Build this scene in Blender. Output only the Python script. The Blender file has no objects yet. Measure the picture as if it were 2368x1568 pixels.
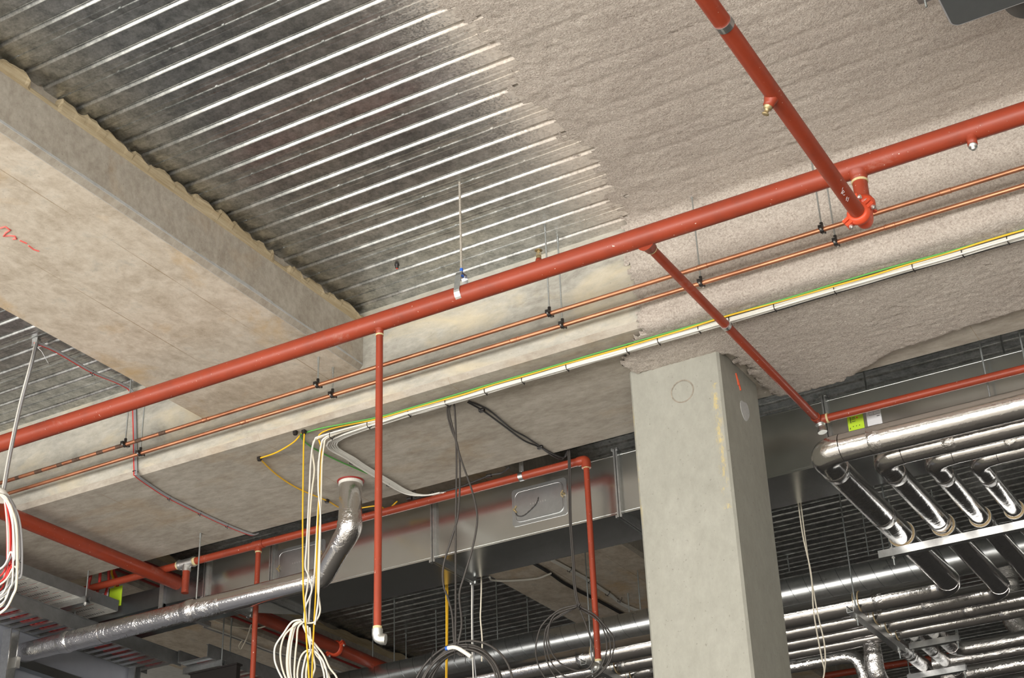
import bpy, math, random
from mathutils import Vector, Matrix, noise

random.seed(11)
SC = bpy.context.scene
COL = SC.collection
PI = math.pi

# ------------------------------------------------------------------ camera, light, exposure
EYE = Vector((0, 0, 1.6))                    # eye height above the slab
FPX = 3592.0
RIGHT = Vector((0.86604001, 0.49881717, -0.03400202))
DOWN = Vector((-0.26316596, 0.39696796, -0.87929524))
FWD = Vector((-0.42510985, 0.77045303, 0.47506183))
cam = bpy.data.objects.new('camera', bpy.data.cameras.new('camera'))
COL.objects.link(cam)
cam.matrix_world = Matrix(((RIGHT.x, -DOWN.x, -FWD.x, EYE.x), (RIGHT.y, -DOWN.y, -FWD.y, EYE.y),
                           (RIGHT.z, -DOWN.z, -FWD.z, EYE.z), (0, 0, 0, 1)))
cam.data.sensor_width = 36
cam.data.lens = 36 * FPX / 2368
cam.data.clip_end = 200
SC.camera = cam

SC.view_settings.view_transform = 'Standard'
SC.view_settings.look = 'None'
SC.view_settings.gamma = 1
SC.view_settings.use_curve_mapping = False
SC.view_settings.exposure = -0.12

w = bpy.data.worlds.new('daylight')
SC.world = w
w.use_nodes = True
w.node_tree.nodes['Background'].inputs[0].default_value = (0.86, 0.93, 1.0, 1)
w.node_tree.nodes['Background'].inputs[1].default_value = 0.12

WIN_Y = -5.0
def window_light(name, x, z, sx, sz, power, y=WIN_Y, rot=(PI / 2, 0, 0), col=(1.0, 0.97, 0.92)):
    l = bpy.data.lights.new(name, 'AREA')
    l.shape = 'RECTANGLE'
    l.size, l.size_y = sx, sz
    l.energy = power
    l.color = col
    o = bpy.data.objects.new(name, l)
    COL.objects.link(o)
    o.location = (x, y, z)
    o.rotation_euler = rot
    return o
WINS = (-13.0, -9.2, -5.4, -1.6, 2.2, 6.0)
for wx in WINS:                               # daylight through the window band behind the camera
    window_light('window_daylight', wx, 1.95, 3.2, 2.5, 480, rot=(PI / 2 - 0.28, 0, 0))

# ------------------------------------------------------------------ pixel rays to real points
def ray(u, v):
    return RIGHT * ((u - 1184) / FPX) + DOWN * ((v - 784) / FPX) + FWD
def at_z(u, v, z):
    r = ray(u, v); return EYE + r * ((z - EYE.z) / r.z)
def at_y(u, v, y):
    r = ray(u, v); return EYE + r * (y / r.y)
def at_x(u, v, x):
    r = ray(u, v); return EYE + r * (x / r.x)
def at_d(u, v, d):
    return EYE + ray(u, v) * d

# ------------------------------------------------------------------ materials
def nt(m):
    m.use_nodes = True
    n = m.node_tree
    return n, n.nodes['Principled BSDF']
def N(t, kind, **kw):
    n = t.nodes.new(kind)
    for k, v in kw.items():
        setattr(n, k, v)
    return n
def setv(n, **kw):
    for k, v in kw.items():
        n.inputs[k.replace('_', ' ')].default_value = v
    return n
def pos(t):
    return N(t, 'ShaderNodeNewGeometry').outputs['Position']
def mapping(t, vec, scale=(1, 1, 1), loc=(0, 0, 0)):
    m = N(t, 'ShaderNodeMapping')
    m.inputs['Scale'].default_value = scale
    m.inputs['Location'].default_value = loc
    t.links.new(vec, m.inputs['Vector'])
    return m.outputs[0]
def noise_tex(t, vec, scale, detail=4, rough=0.6, dist=0.0):
    n = N(t, 'ShaderNodeTexNoise')
    setv(n, Scale=scale, Detail=detail, Roughness=rough, Distortion=dist)
    t.links.new(vec, n.inputs['Vector'])
    return n.outputs['Fac']
def ramp(t, fac, stops):
    r = N(t, 'ShaderNodeValToRGB')
    e = r.color_ramp.elements
    while len(e) < len(stops):
        e.new(0.5)
    for i, (p, c) in enumerate(stops):
        e[i].position = p
        e[i].color = (c, c, c, 1) if isinstance(c, (int, float)) else (*c, 1)
    t.links.new(fac, r.inputs[0])
    return r.outputs[0]
def mix(t, fac, a, b, blend='MIX'):
    m = N(t, 'ShaderNodeMix', data_type='RGBA', blend_type=blend)
    for sock, val in ((m.inputs[0], fac), (m.inputs[6], a), (m.inputs[7], b)):
        if isinstance(val, (int, float)):
            sock.default_value = val
        elif isinstance(val, tuple):
            sock.default_value = (*val, 1)
        else:
            t.links.new(val, sock)
    return m.outputs[2]
def math_n(t, op, a, b=0.0, c=None, clamp=False):
    m = N(t, 'ShaderNodeMath', operation=op, use_clamp=clamp)
    for s, val in zip(m.inputs, (a, b, c)):
        if val is None:
            continue
        if isinstance(val, (int, float)):
            s.default_value = val
        else:
            t.links.new(val, s)
    return m.outputs[0]
def bump(t, bsdf, h, strength, dist=0.01):
    b = N(t, 'ShaderNodeBump')
    setv(b, Strength=strength, Distance=dist)
    t.links.new(h, b.inputs['Height'])
    t.links.new(b.outputs[0], bsdf.inputs['Normal'])

MATS = {}
def plain(name, col, rough=0.5, metal=0.0, var=0.0, scale=30, bumps=0.0, spec=0.5):
    m = bpy.data.materials.new(name)
    t, b = nt(m)
    setv(b, Roughness=rough, Metallic=metal)
    b.inputs['Specular IOR Level'].default_value = spec
    if var or bumps:
        f = noise_tex(t, pos(t), scale, 5, 0.65)
        lo = tuple(c * (1 - var) for c in col); hi = tuple(min(1, c * (1 + var)) for c in col)
        t.links.new(ramp(t, f, [(0.3, lo), (0.7, hi)]), b.inputs['Base Color'])
        if bumps:
            bump(t, b, f, bumps)
    else:
        b.inputs['Base Color'].default_value = (*col, 1)
    MATS[name] = m
    return m

def concrete(name, stops, stain=None, pits=0.25, rough=0.85, stretch=(1, 1, 1), joints=None, mott=2.6, grain=0.32):
    m = bpy.data.materials.new(name)
    t, b = nt(m)
    p = pos(t)
    pm = mapping(t, p, stretch)
    c = ramp(t, noise_tex(t, pm, mott, 10, 0.75, 0.35), stops)
    fine = noise_tex(t, pm, 24, 6, 0.7)
    c = mix(t, grain, c, ramp(t, fine, [(0.32, 0.12), (0.68, 0.88)]), 'SOFT_LIGHT')
    if stain:
        col, sc, lo, hi, amt = stain
        s = ramp(t, noise_tex(t, mapping(t, p, stretch, (3.1, 7.7, 1.3)), sc, 5, 0.6, 0.5), [(lo, 0.0), (hi, amt)])
        c = mix(t, s, c, col)
    speck = ramp(t, noise_tex(t, p, 70, 3, 0.5), [(0.27, 1.0), (0.33, 0.0)])
    c = mix(t, math_n(t, 'MULTIPLY', speck, pits), c, (0.06, 0.05, 0.04))
    if joints:                                # lines left by the edges of the formwork sheets
        sx = N(t, 'ShaderNodeSeparateXYZ')
        t.links.new(p, sx.inputs[0])
        tot = None
        for ax, period, off, wd in joints:
            q = math_n(t, 'FRACT', math_n(t, 'DIVIDE', math_n(t, 'SUBTRACT', sx.outputs[ax], off), period))
            ln = math_n(t, 'LESS_THAN', math_n(t, 'ABSOLUTE', math_n(t, 'SUBTRACT', q, 0.5)), wd / period / 2)
            tot = ln if tot is None else math_n(t, 'MAXIMUM', tot, ln)
        brk = ramp(t, noise_tex(t, p, 3.0, 3), [(0.38, 0.1), (0.6, 0.75)])
        c = mix(t, math_n(t, 'MULTIPLY', tot, brk), c, (0.30, 0.22, 0.13))
    t.links.new(c, b.inputs['Base Color'])
    setv(b, Roughness=rough)
    b.inputs['Specular IOR Level'].default_value = 0.25
    bump(t, b, fine, 0.25, 0.004)
    MATS[name] = m
    return m

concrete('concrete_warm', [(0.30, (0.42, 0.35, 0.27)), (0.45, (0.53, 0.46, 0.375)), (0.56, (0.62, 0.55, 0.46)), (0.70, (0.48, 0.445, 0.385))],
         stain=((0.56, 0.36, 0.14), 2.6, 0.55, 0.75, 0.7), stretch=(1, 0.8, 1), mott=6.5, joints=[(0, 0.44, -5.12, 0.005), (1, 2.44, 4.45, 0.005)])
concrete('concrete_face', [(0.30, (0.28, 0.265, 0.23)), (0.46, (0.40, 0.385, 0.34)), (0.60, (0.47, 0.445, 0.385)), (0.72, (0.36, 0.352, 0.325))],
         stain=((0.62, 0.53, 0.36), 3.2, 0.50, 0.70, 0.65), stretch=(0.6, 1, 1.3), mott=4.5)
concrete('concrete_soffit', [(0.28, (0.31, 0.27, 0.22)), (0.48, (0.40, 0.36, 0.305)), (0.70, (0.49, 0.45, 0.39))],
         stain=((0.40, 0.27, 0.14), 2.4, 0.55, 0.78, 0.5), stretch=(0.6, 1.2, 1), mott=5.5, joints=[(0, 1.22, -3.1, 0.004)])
concrete('column_concrete', [(0.25, (0.29, 0.285, 0.248)), (0.5, (0.315, 0.31, 0.27)), (0.75, (0.345, 0.34, 0.30))],
         stain=((0.62, 0.53, 0.42), 1.5, 0.62, 0.9, 0.35), pits=0.3, stretch=(1, 1, 0.6), grain=0.14)
concrete('floor_concrete', [(0.3, (0.60, 0.585, 0.55)), (0.7, (0.70, 0.685, 0.645))])
concrete('floor_darkened', [(0.3, (0.20, 0.195, 0.185)), (0.7, (0.27, 0.262, 0.25))])
concrete('grout', [(0.3, (0.34, 0.265, 0.155)), (0.7, (0.50, 0.42, 0.29))], stretch=(1, 0.3, 6), mott=8)
concrete('grout_grey', [(0.3, (0.40, 0.41, 0.41)), (0.7, (0.53, 0.53, 0.52))])
plain('wall_paint', (0.5, 0.5, 0.48), 0.8)
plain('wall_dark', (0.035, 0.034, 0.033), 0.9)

# ----- yellow crayon rubbed along the edges of the column, a stain of its own shape
def column_crayon():
    m = MATS['column_concrete']
    t = m.node_tree
    b = t.nodes['Principled BSDF']
    old = b.inputs['Base Color'].links[0].from_socket
    p = pos(t)
    s = N(t, 'ShaderNodeSeparateXYZ')
    t.links.new(p, s.inputs[0])
    def near(x0, wd):
        d = math_n(t, 'ABSOLUTE', math_n(t, 'SUBTRACT', s.outputs[0], x0))
        return math_n(t, 'SUBTRACT', 1.0, math_n(t, 'DIVIDE', d, wd), clamp=True)
    zb = math_n(t, 'LESS_THAN', math_n(t, 'ABSOLUTE', math_n(t, 'SUBTRACT', s.outputs[2], 4.66)), 0.33)
    nf = ramp(t, noise_tex(t, mapping(t, p, (2.0, 1, 0.7), (0.4, 0, 0.2)), 16, 6, 0.8), [(0.50, 0.0), (0.68, 0.8)])
    edge = math_n(t, 'MAXIMUM', near(-2.432, 0.03), near(-2.878, 0.012))
    front = math_n(t, 'LESS_THAN', s.outputs[1], 6.455)
    f = math_n(t, 'MULTIPLY', math_n(t, 'MULTIPLY', nf, edge), math_n(t, 'MULTIPLY', zb, front))
    t.links.new(mix(t, math_n(t, 'MULTIPLY', f, 0.8), old, (0.80, 0.55, 0.06)), b.inputs['Base Color'])
column_crayon()

# ----- galvanised decking with dust from the spraying near the sprayed edge
_e = [at_z(u, v, 5.752) for u, v in ((985, 0), (1130, 130), (1250, 280), (1300, 350), (1385, 470), (1410, 550))]
_my = sum(p.y for p in _e) / len(_e); _mx = sum(p.x for p in _e) / len(_e)
_k = sum((p.y - _my) * (p.x - _mx) for p in _e) / sum((p.y - _my) ** 2 for p in _e)
DUST = (_k, _mx - _k * _my)
def deck_metal():
    m = bpy.data.materials.new('galvanised_deck')
    t, b = nt(m)
    p = pos(t)
    vor = N(t, 'ShaderNodeTexVoronoi')
    setv(vor, Scale=70.0)
    t.links.new(p, vor.inputs['Vector'])
    sp = ramp(t, vor.outputs['Color'], [(0.0, (0.36, 0.37, 0.37)), (1.0, (0.60, 0.61, 0.60))])
    big = ramp(t, noise_tex(t, p, 15.0, 9, 0.85), [(0.40, (0.20, 0.21, 0.205)), (0.60, (0.68, 0.69, 0.68))])
    c = mix(t, 0.65, sp, big)
    s = N(t, 'ShaderNodeSeparateXYZ')
    t.links.new(p, s.inputs[0])
    # dust: grows towards the sprayed side
    xb = math_n(t, 'MULTIPLY_ADD', s.outputs[1], DUST[0], DUST[1])       # edge of the coat, x as a function of y
    d = math_n(t, 'SUBTRACT', s.outputs[0], xb)
    reach = ramp(t, math_n(t, 'MULTIPLY_ADD', d, 0.6, 0.9), [(0.2, 0.0), (0.58, 0.10), (0.80, 0.55), (0.93, 1.0)])
    grit = noise_tex(t, p, 110, 4, 0.7)
    inb = math_n(t, 'LESS_THAN', s.outputs[1], 6.1)
    f = math_n(t, 'MULTIPLY', math_n(t, 'MULTIPLY', reach, ramp(t, math_n(t, 'ADD', grit, math_n(t, 'MULTIPLY_ADD', reach, 0.35, -0.2)), [(0.38, 0.25), (0.60, 1.0)])), inb)
    dustc = ramp(t, noise_tex(t, p, 62, 6, 0.72), [(0.30, (0.34, 0.285, 0.24)), (0.45, (0.54, 0.48, 0.42)), (0.65, (0.68, 0.62, 0.55))])
    c = mix(t, f, c, dustc)
    t.links.new(c, b.inputs['Base Color'])
    t.links.new(math_n(t, 'MULTIPLY', math_n(t, 'SUBTRACT', 1.0, f, clamp=True), 0.95), b.inputs['Metallic'])
    rr = ramp(t, noise_tex(t, p, 18, 5, 0.7), [(0.3, 0.27), (0.7, 0.40)])
    t.links.new(math_n(t, 'MAXIMUM', rr, math_n(t, 'MULTIPLY', f, 0.8)), b.inputs['Roughness'])
    MATS['deck'] = m
deck_metal()

def galv(name, lo, hi, r0, r1, wob=0.02, sc=7):
    m = bpy.data.materials.new(name)
    t, b = nt(m)
    p = pos(t)
    c = ramp(t, noise_tex(t, p, sc, 7, 0.7), [(0.3, lo), (0.7, hi)])
    t.links.new(c, b.inputs['Base Color'])
    setv(b, Metallic=1.0)
    t.links.new(ramp(t, noise_tex(t, mapping(t, p, (0.6, 1, 1)), 6, 6, 0.7), [(0.25, r0), (0.8, r1)]), b.inputs['Roughness'])
    bump(t, b, noise_tex(t, p, 3.0, 2, 0.4), wob, 0.05)
    MATS[name] = m
galv('duct_steel', (0.74, 0.755, 0.745), (0.80, 0.81, 0.80), 0.20, 0.25, 0.008)
galv('door_steel', (0.44, 0.455, 0.46), (0.50, 0.515, 0.52), 0.34, 0.40, 0.0, 30)
galv('duct_steel_dark', (0.26, 0.28, 0.29), (0.34, 0.36, 0.37), 0.25, 0.4)
galv('zinc', (0.55, 0.56, 0.56), (0.72, 0.73, 0.73), 0.28, 0.42, 0.0, 40)
galv('spiral_steel', (0.55, 0.57, 0.57), (0.68, 0.69, 0.69), 0.25, 0.36, 0.0, 30)
galv('galv_fitting', (0.60, 0.60, 0.58), (0.80, 0.80, 0.77), 0.35, 0.5, 0.0, 60)

def foil(name, col, wr=0.5, rough=0.2):
    m = bpy.data.materials.new(name)
    t, b = nt(m)
    p = pos(t)
    b.inputs['Base Color'].default_value = (*col, 1)
    setv(b, Metallic=1.0)
    t.links.new(ramp(t, noise_tex(t, p, 40, 3), [(0.3, rough * 0.75), (0.7, rough * 1.4)]), b.inputs['Roughness'])
    a = noise_tex(t, p, 9, 5, 0.62, 0.8)
    c2 = noise_tex(t, p, 55, 3, 0.6, 1.0)
    h = math_n(t, 'MULTIPLY_ADD', c2, 0.25, a)
    bump(t, b, h, wr, 0.02)
    MATS[name] = m
foil('foil', (0.82, 0.80, 0.79), 0.13, 0.13)
foil('foil_crumpled', (0.82, 0.80, 0.79), 0.55, 0.14)

def paint_red(name, col, dark, rough=0.42):
    m = bpy.data.materials.new(name)
    t, b = nt(m)
    p = pos(t)
    c = ramp(t, noise_tex(t, p, 6, 6, 0.7), [(0.25, dark), (0.5, col), (0.8, tuple(min(1, k * 1.12) for k in col))])
    dust = ramp(t, noise_tex(t, mapping(t, p, (1, 1, 1), (5, 2, 9)), 5, 8, 0.78, 0.6), [(0.60, 0.0), (0.78, 0.35)])
    c = mix(t, dust, c, (0.55, 0.42, 0.36))
    sp = ramp(t, noise_tex(t, p, 95, 2, 0.5), [(0.725, 0.0), (0.76, 0.85)])
    c = mix(t, sp, c, (0.75, 0.68, 0.6))
    t.links.new(c, b.inputs['Base Color'])
    setv(b, Roughness=rough)
    b.inputs['Specular IOR Level'].default_value = 0.45
    MATS[name] = m
paint_red('red_paint', (0.285, 0.043, 0.018), (0.21, 0.037, 0.019))
plain('red_coupling', (0.62, 0.075, 0.028), 0.4, 0, 0.1, 20)
plain('jointing', (0.60, 0.50, 0.27), 0.8, 0, 0.2, 90)
plain('brass', (0.45, 0.36, 0.20), 0.45, 0.7, 0.15, 80)

def copper():
    m = bpy.data.materials.new('copper')
    t, b = nt(m)
    p = pos(t)
    c = ramp(t, noise_tex(t, mapping(t, p, (0.7, 1, 1)), 7, 4, 0.6), [(0.3, (0.44, 0.18, 0.10)), (0.6, (0.66, 0.30, 0.17))])
    t.links.new(c, b.inputs['Base Color'])
    setv(b, Metallic=0.9)
    t.links.new(ramp(t, noise_tex(t, p, 5, 4), [(0.3, 0.32), (0.7, 0.48)]), b.inputs['Roughness'])
    MATS['copper'] = m
copper()

def spray():
    m = bpy.data.materials.new('sprayed_coat')
    t, b = nt(m)
    p = pos(t)
    a = noise_tex(t, p, 100, 5, 0.75)
    c = ramp(t, a, [(0.32, (0.36, 0.305, 0.265)), (0.42, (0.53, 0.468, 0.415)), (0.55, (0.66, 0.60, 0.54)), (0.68, (0.76, 0.71, 0.65))])
    big = ramp(t, noise_tex(t, mapping(t, p, (1, 1.0, 1)), 2.2, 5, 0.6), [(0.3, (0.86, 0.84, 0.83)), (0.7, (1.0, 0.99, 0.98))])
    c = mix(t, 1.0, c, big, 'MULTIPLY')
    t.links.new(c, b.inputs['Base Color'])
    setv(b, Roughness=0.95)
    b.inputs['Specular IOR Level'].default_value = 0.1
    bump(t, b, noise_tex(t, p, 120, 4, 0.7), 0.9, 0.012)
    MATS['spray'] = m
spray()

plain('zinc_rod', (0.50, 0.53, 0.53), 0.38, 0.85, 0.15, 120)
plain('rod_dusty', (0.47, 0.43, 0.37), 0.85, 0.1, 0.3, 150, 0.8)
plain('white_pvc', (0.74, 0.72, 0.67), 0.45)
plain('cream_pvc', (0.74, 0.68, 0.56), 0.45)
plain('grey_pvc', (0.33, 0.33, 0.34), 0.5)
plain('black_pvc', (0.030, 0.028, 0.027), 0.45)
plain('dark_cable', (0.052, 0.046, 0.042), 0.5)
plain('yellow_pvc', (0.80, 0.46, 0.02), 0.45)
plain('green_pvc', (0.10, 0.36, 0.07), 0.45)
plain('red_pvc', (0.62, 0.04, 0.035), 0.5)
plain('dark_red_pvc', (0.30, 0.025, 0.02), 0.5)
plain('black_plastic', (0.018, 0.015, 0.014), 0.4)
plain('rubber_tan', (0.50, 0.38, 0.22), 0.8, 0, 0.15, 60)
plain('unit_dark', (0.075, 0.083, 0.085), 0.55, 0.0, 0.15, 6)
plain('lime_card', (0.52, 0.75, 0.03), 0.6)
plain('white_card', (0.72, 0.72, 0.74), 0.6)
plain('ink', (0.03, 0.03, 0.03), 0.7)
plain('red_ink', (0.75, 0.08, 0.05), 0.6)
plain('crayon_red', (0.85, 0.16, 0.14), 0.8)
plain('crayon_orange', (0.72, 0.12, 0.05), 0.8)
plain('chalk', (0.68, 0.64, 0.66), 0.8)
plain('blue_tape', (0.02, 0.12, 0.55), 0.5)
plain('board_grey', (0.30, 0.315, 0.36), 0.7, 0, 0.08, 3)
plain('tray_dusty', (0.56, 0.55, 0.51), 0.6, 0.1, 0.15, 25)
plain('rail_grey', (0.22, 0.225, 0.225), 0.45, 0.5, 0.15, 12)
plain('bolt_zinc', (0.70, 0.69, 0.66), 0.35, 0.8)

# ------------------------------------------------------------------ mesh helpers
class MB:
    def __init__(self):
        self.v = []; self.f = []; self.smooth = []
    def add(self, vs, fs, smooth=False):
        k = len(self.v)
        self.v += [Vector(p) for p in vs]
        for f in fs:
            self.f.append([i + k for i in f]); self.smooth.append(smooth)
        return self
    def box(self, lo, hi):
        x0, y0, z0 = lo; x1, y1, z1 = hi
        return self.add([(x0, y0, z0), (x1, y0, z0), (x1, y1, z0), (x0, y1, z0), (x0, y0, z1), (x1, y0, z1), (x1, y1, z1), (x0, y1, z1)],
                        [(0, 3, 2, 1), (4, 5, 6, 7), (0, 1, 5, 4), (1, 2, 6, 5), (2, 3, 7, 6), (3, 0, 4, 7)])
    def obox(self, c, ax, ay, az, hx, hy, hz):
        c = Vector(c)
        P = []
        for k in (-1, 1):
            for (i, j) in ((-1, -1), (1, -1), (1, 1), (-1, 1)):
                P.append(c + ax * (i * hx) + ay * (j * hy) + az * (k * hz))
        return self.add(P, [(0, 3, 2, 1), (4, 5, 6, 7), (0, 1, 5, 4), (1, 2, 6, 5), (2, 3, 7, 6), (3, 0, 4, 7)])
    def prism(self, poly, d, smooth=False):           # poly: list of 3D points, swept by vector d
        n = len(poly); d = Vector(d)
        P = [Vector(p) for p in poly]
        self.add(P + [p + d for p in P], [(i, (i + 1) % n, n + (i + 1) % n, n + i) for i in range(n)], smooth)
        self.add(P, [list(range(n - 1, -1, -1))]); self.add([p + d for p in P], [list(range(n))])
        return self
    def tube(self, pts, r, n=10, cap=True, closed=False, smooth=True, radii=None):
        pts = [Vector(p) for p in pts]
        m = len(pts)
        up = None; rings = []; last_d = None
        for i, p in enumerate(pts):
            if closed:
                d = (pts[(i + 1) % m] - pts[i - 1])
            else:
                d = pts[min(i + 1, m - 1)] - pts[max(i - 1, 0)]
            if d.length < 1e-7:
                d = last_d.copy() if last_d else next((q - p for q in pts if (q - p).length > 1e-7), Vector((0, 0, 1)))
            d.normalize()
            last_d = d.copy()
            if up is None:
                up = d.orthogonal().normalized()
                a = Vector((0, 0, 1)) - d * d.z
                if a.length > 0.2:
                    up = a.normalized()
            else:
                up = up - d * up.dot(d)
                up = up.normalized() if up.length > 1e-6 else d.orthogonal().normalized()
            s = d.cross(up)
            rr = radii[i] if radii else r
            rings.append([p + (up * math.cos(2 * PI * k / n) + s * math.sin(2 * PI * k / n)) * rr for k in range(n)])
        V = [q for rg in rings for q in rg]
        F = []
        for i in range(m if closed else m - 1):
            j = (i + 1) % m
            for k in range(n):
                k2 = (k + 1) % n
                F.append((i * n + k, j * n + k, j * n + k2, i * n + k2))
        self.add(V, F, smooth)
        if cap and not closed:
            self.add(rings[0], [list(range(n))]); self.add(rings[-1], [list(range(n - 1, -1, -1))])
        return self
    def cyl(self, a, b, r, r2=None, n=14):
        return self.tube([a, b], r, n, radii=[r, r if r2 is None else r2])
    def lathe(self, a, axis, prof, n=16, smooth=True):   # prof: (distance along axis, radius)
        a = Vector(a); axis = Vector(axis).normalized()
        return self.tube([a + axis * d for d, _ in prof], 0, n, True, False, smooth, [max(r, 1e-4) for _, r in prof])
    def ring(self, c, axis, R, r, n=24, k=8):
        axis = Vector(axis).normalized(); u = axis.orthogonal().normalized(); w_ = axis.cross(u)
        return self.tube([Vector(c) + (u * math.cos(2 * PI * i / n) + w_ * math.sin(2 * PI * i / n)) * R for i in range(n)], r, k, closed=True)
    def band(self, c, axis, r0, r1, wd, n=24):             # a flat hoop
        axis = Vector(axis).normalized(); c = Vector(c)
        return self.tube([c - axis * wd / 2, c - axis * wd / 2, c + axis * wd / 2, c + axis * wd / 2], 0, n, False, False, False, [r0, r1, r1, r0])
    def mesh(self, name, mat, off=Vector((0, 0, 0))):
        me = bpy.data.meshes.new(name)
        me.from_pydata([tuple(p - off) for p in self.v], [], self.f)
        me.polygons.foreach_set('use_smooth', self.smooth)
        me.materials.append(MATS[mat] if isinstance(mat, str) else mat)
        me.update()
        return me
    def build(self, name, mat, parent=None):
        if parent is not None:
            root = parent
            while root.parent: root = root.parent
            off = root.location.copy()
            o = bpy.data.objects.new(name, self.mesh(name, mat, off))
            o.parent = parent
            if parent != root or True:
                # children of a root sit in the root's frame; deeper children in their parent's (unmoved) frame
                pass
        else:
            xs = [p.x for p in self.v]; ys = [p.y for p in self.v]; zs = [p.z for p in self.v]
            off = Vector(((min(xs) + max(xs)) / 2, (min(ys) + max(ys)) / 2, min(zs)))
            o = bpy.data.objects.new(name, self.mesh(name, mat, off))
            o.location = off
        COL.objects.link(o)
        return o

def tag(o, label=None, cat=None, group=None, kind=None):
    for k, v in (('label', label), ('category', cat), ('group', group), ('kind', kind)):
        if v: o[k] = v
    return o
def thing(name, label, cat, loc, group=None):
    o = bpy.data.objects.new(name, None)
    o.empty_display_size = 0.1
    COL.objects.link(o)
    o.location = loc
    return tag(o, label, cat, group)
def copy_tree(o, parent=None):
    c = o.copy(); COL.objects.link(c)
    if parent: c.parent = parent
    for ch in list(o.children): copy_tree(ch, c)
    return c
def smooth_path(pts, k=6):
    pts = [Vector(p) for p in pts]
    if len(pts) < 3: return pts
    P = [pts[0] * 2 - pts[1]] + pts + [pts[-1] * 2 - pts[-2]]
    out = []
    for i in range(1, len(P) - 2):
        p0, p1, p2, p3 = P[i - 1:i + 3]
        for j in range(k):
            t = j / k
            out.append(0.5 * ((2 * p1) + (p2 - p0) * t + (2 * p0 - 5 * p1 + 4 * p2 - p3) * t * t + (3 * p1 - p0 - 3 * p2 + p3) * t ** 3))
    out.append(pts[-1])
    return out
def fillet(pts, rad, k=7):
    pts = [Vector(p) for p in pts]
    out = [pts[0]]
    for i in range(1, len(pts) - 1):
        a, b, c = pts[i - 1:i + 2]
        d1 = (a - b).normalized(); d2 = (c - b).normalized()
        rr = min(rad, (a - b).length * 0.49, (c - b).length * 0.49)
        p, q = b + d1 * rr, b + d2 * rr
        for j in range(k + 1):
            t = j / k
            out.append(p * (1 - t) ** 2 + b * 2 * t * (1 - t) + q * t * t)
    out.append(pts[-1])
    return out
def cable(pts, r, mat, name, label, group=None, k=6, n=8, cat='cable'):
    return tag(MB().tube(smooth_path(pts, k), r, n).build(name, mat), label, cat, group)
X, Y, Z = Vector((1, 0, 0)), Vector((0, 1, 0)), Vector((0, 0, 1))

# ------------------------------------------------------------------ structure
DECK = 5.752
XA, XL = -4.24, -5.34            # beam running away from the camera
YF, YB = 6.03, 7.12              # beam running across
ZA, ZB = 5.41, 5.18              # their soffits

tag(MB().box((-18, -5.6, -0.2), (10, 4.2, 0)).build('floor', 'floor_concrete'), kind='structure')
tag(MB().box((-18, 4.2, -0.2), (10, 22, 0)).build('floor', 'floor_darkened'), kind='structure')     # unseen floor, made darker to keep reflections in foil and duct dark
wb = MB()
wb.box((-18, -5.4, 0), (10, -5.1, 0.7)); wb.box((-18, -5.4, 3.2), (10, -5.1, 6.0))
for i in range(len(WINS) + 1):
    x0 = -18 if i == 0 else WINS[i - 1] + 1.6
    x1 = 10 if i == len(WINS) else WINS[i] - 1.6
    wb.box((x0, -5.4, 0.7), (x1, -5.1, 3.2))
tag(wb.build('wall_back', 'wall_paint'), kind='structure')
tag(MB().box((-18, 17.2, 0), (10, 17.5, 6.2)).build('wall_far', 'wall_dark'), kind='structure')  # unseen wall, set close and near black to darken the decking's reflections
tag(MB().box((10, -5.6, 0), (10.2, 22, 6.2)).build('wall_right', 'wall_paint'), kind='structure')  # unseen wall, added to shut out world light from the right
tag(MB().box((-18.2, -5.6, 0), (-18, 22, 6.2)).build('wall_left', 'wall_paint'), kind='structure')
ceil = tag(MB().box((-18, -5.6, DECK + 0.03), (10, 22, DECK + 0.25)).build('ceiling', 'floor_concrete'), kind='structure')

def beam_x(name, x0, x1, label):
    ch = 0.022
    prof = [(YF, 5.78), (YF, ZB + 0.03), (YF + ch, ZB), (YB - 0.015, ZB), (YB, ZB + 0.015), (YB, 5.78)]
    m = MB()
    n = len(prof)
    m.add([(x0, y, z) for y, z in prof] + [(x1, y, z) for y, z in prof],
          [(i, (i + 1) % n, n + (i + 1) % n, n + i) for i in range(n)] + [list(range(n - 1, -1, -1)), list(range(n, 2 * n))])
    o = m.build(name, 'concrete_face')
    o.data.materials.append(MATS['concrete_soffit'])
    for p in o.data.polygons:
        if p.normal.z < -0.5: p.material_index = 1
    return tag(o, label, 'beam', kind='structure')
beam_x('concrete_beam', -17, 6, 'deep concrete beam crossing the view behind the copper pipes')

def beam_y(x0, x1, y0, y1, label, zs=ZA):
    ch = 0.022
    prof = [(x1, 5.67), (x1, zs + ch), (x1 - ch, zs), (x0 + 0.012, zs), (x0, zs + 0.012), (x0, 5.78), (x1 - 0.03, 5.78), (x1 - 0.03, 5.67)]
    m = MB(); n = len(prof)
    m.add([(x, y0, z) for x, z in prof] + [(x, y1, z) for x, z in prof],
          [(i, (i + 1) % n, n + (i + 1) % n, n + i) for i in range(n)] + [list(range(n - 1, -1, -1)), list(range(n, 2 * n))])
    o = m.build('concrete_beam', 'concrete_warm')
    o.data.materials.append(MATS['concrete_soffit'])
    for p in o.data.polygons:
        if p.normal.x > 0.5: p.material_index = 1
    return tag(o, label, 'beam', kind='structure')
beamA = beam_y(XL, XA, -6, YF - 0.001, 'wide concrete beam at left with grout packed along its top edge')
beamA2 = beam_y(XL, XA, YB + 0.001, 19, 'concrete beam far behind the duct with cables along its soffit')
beamL = beam_y(-8.6, -7.5, YB + 0.001, 19, 'concrete beam far at lower left with red cables along its side')
beamL2 = beam_y(-8.6, -7.5, -6, YF - 0.001, 'concrete beam left of the frame')
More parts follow.
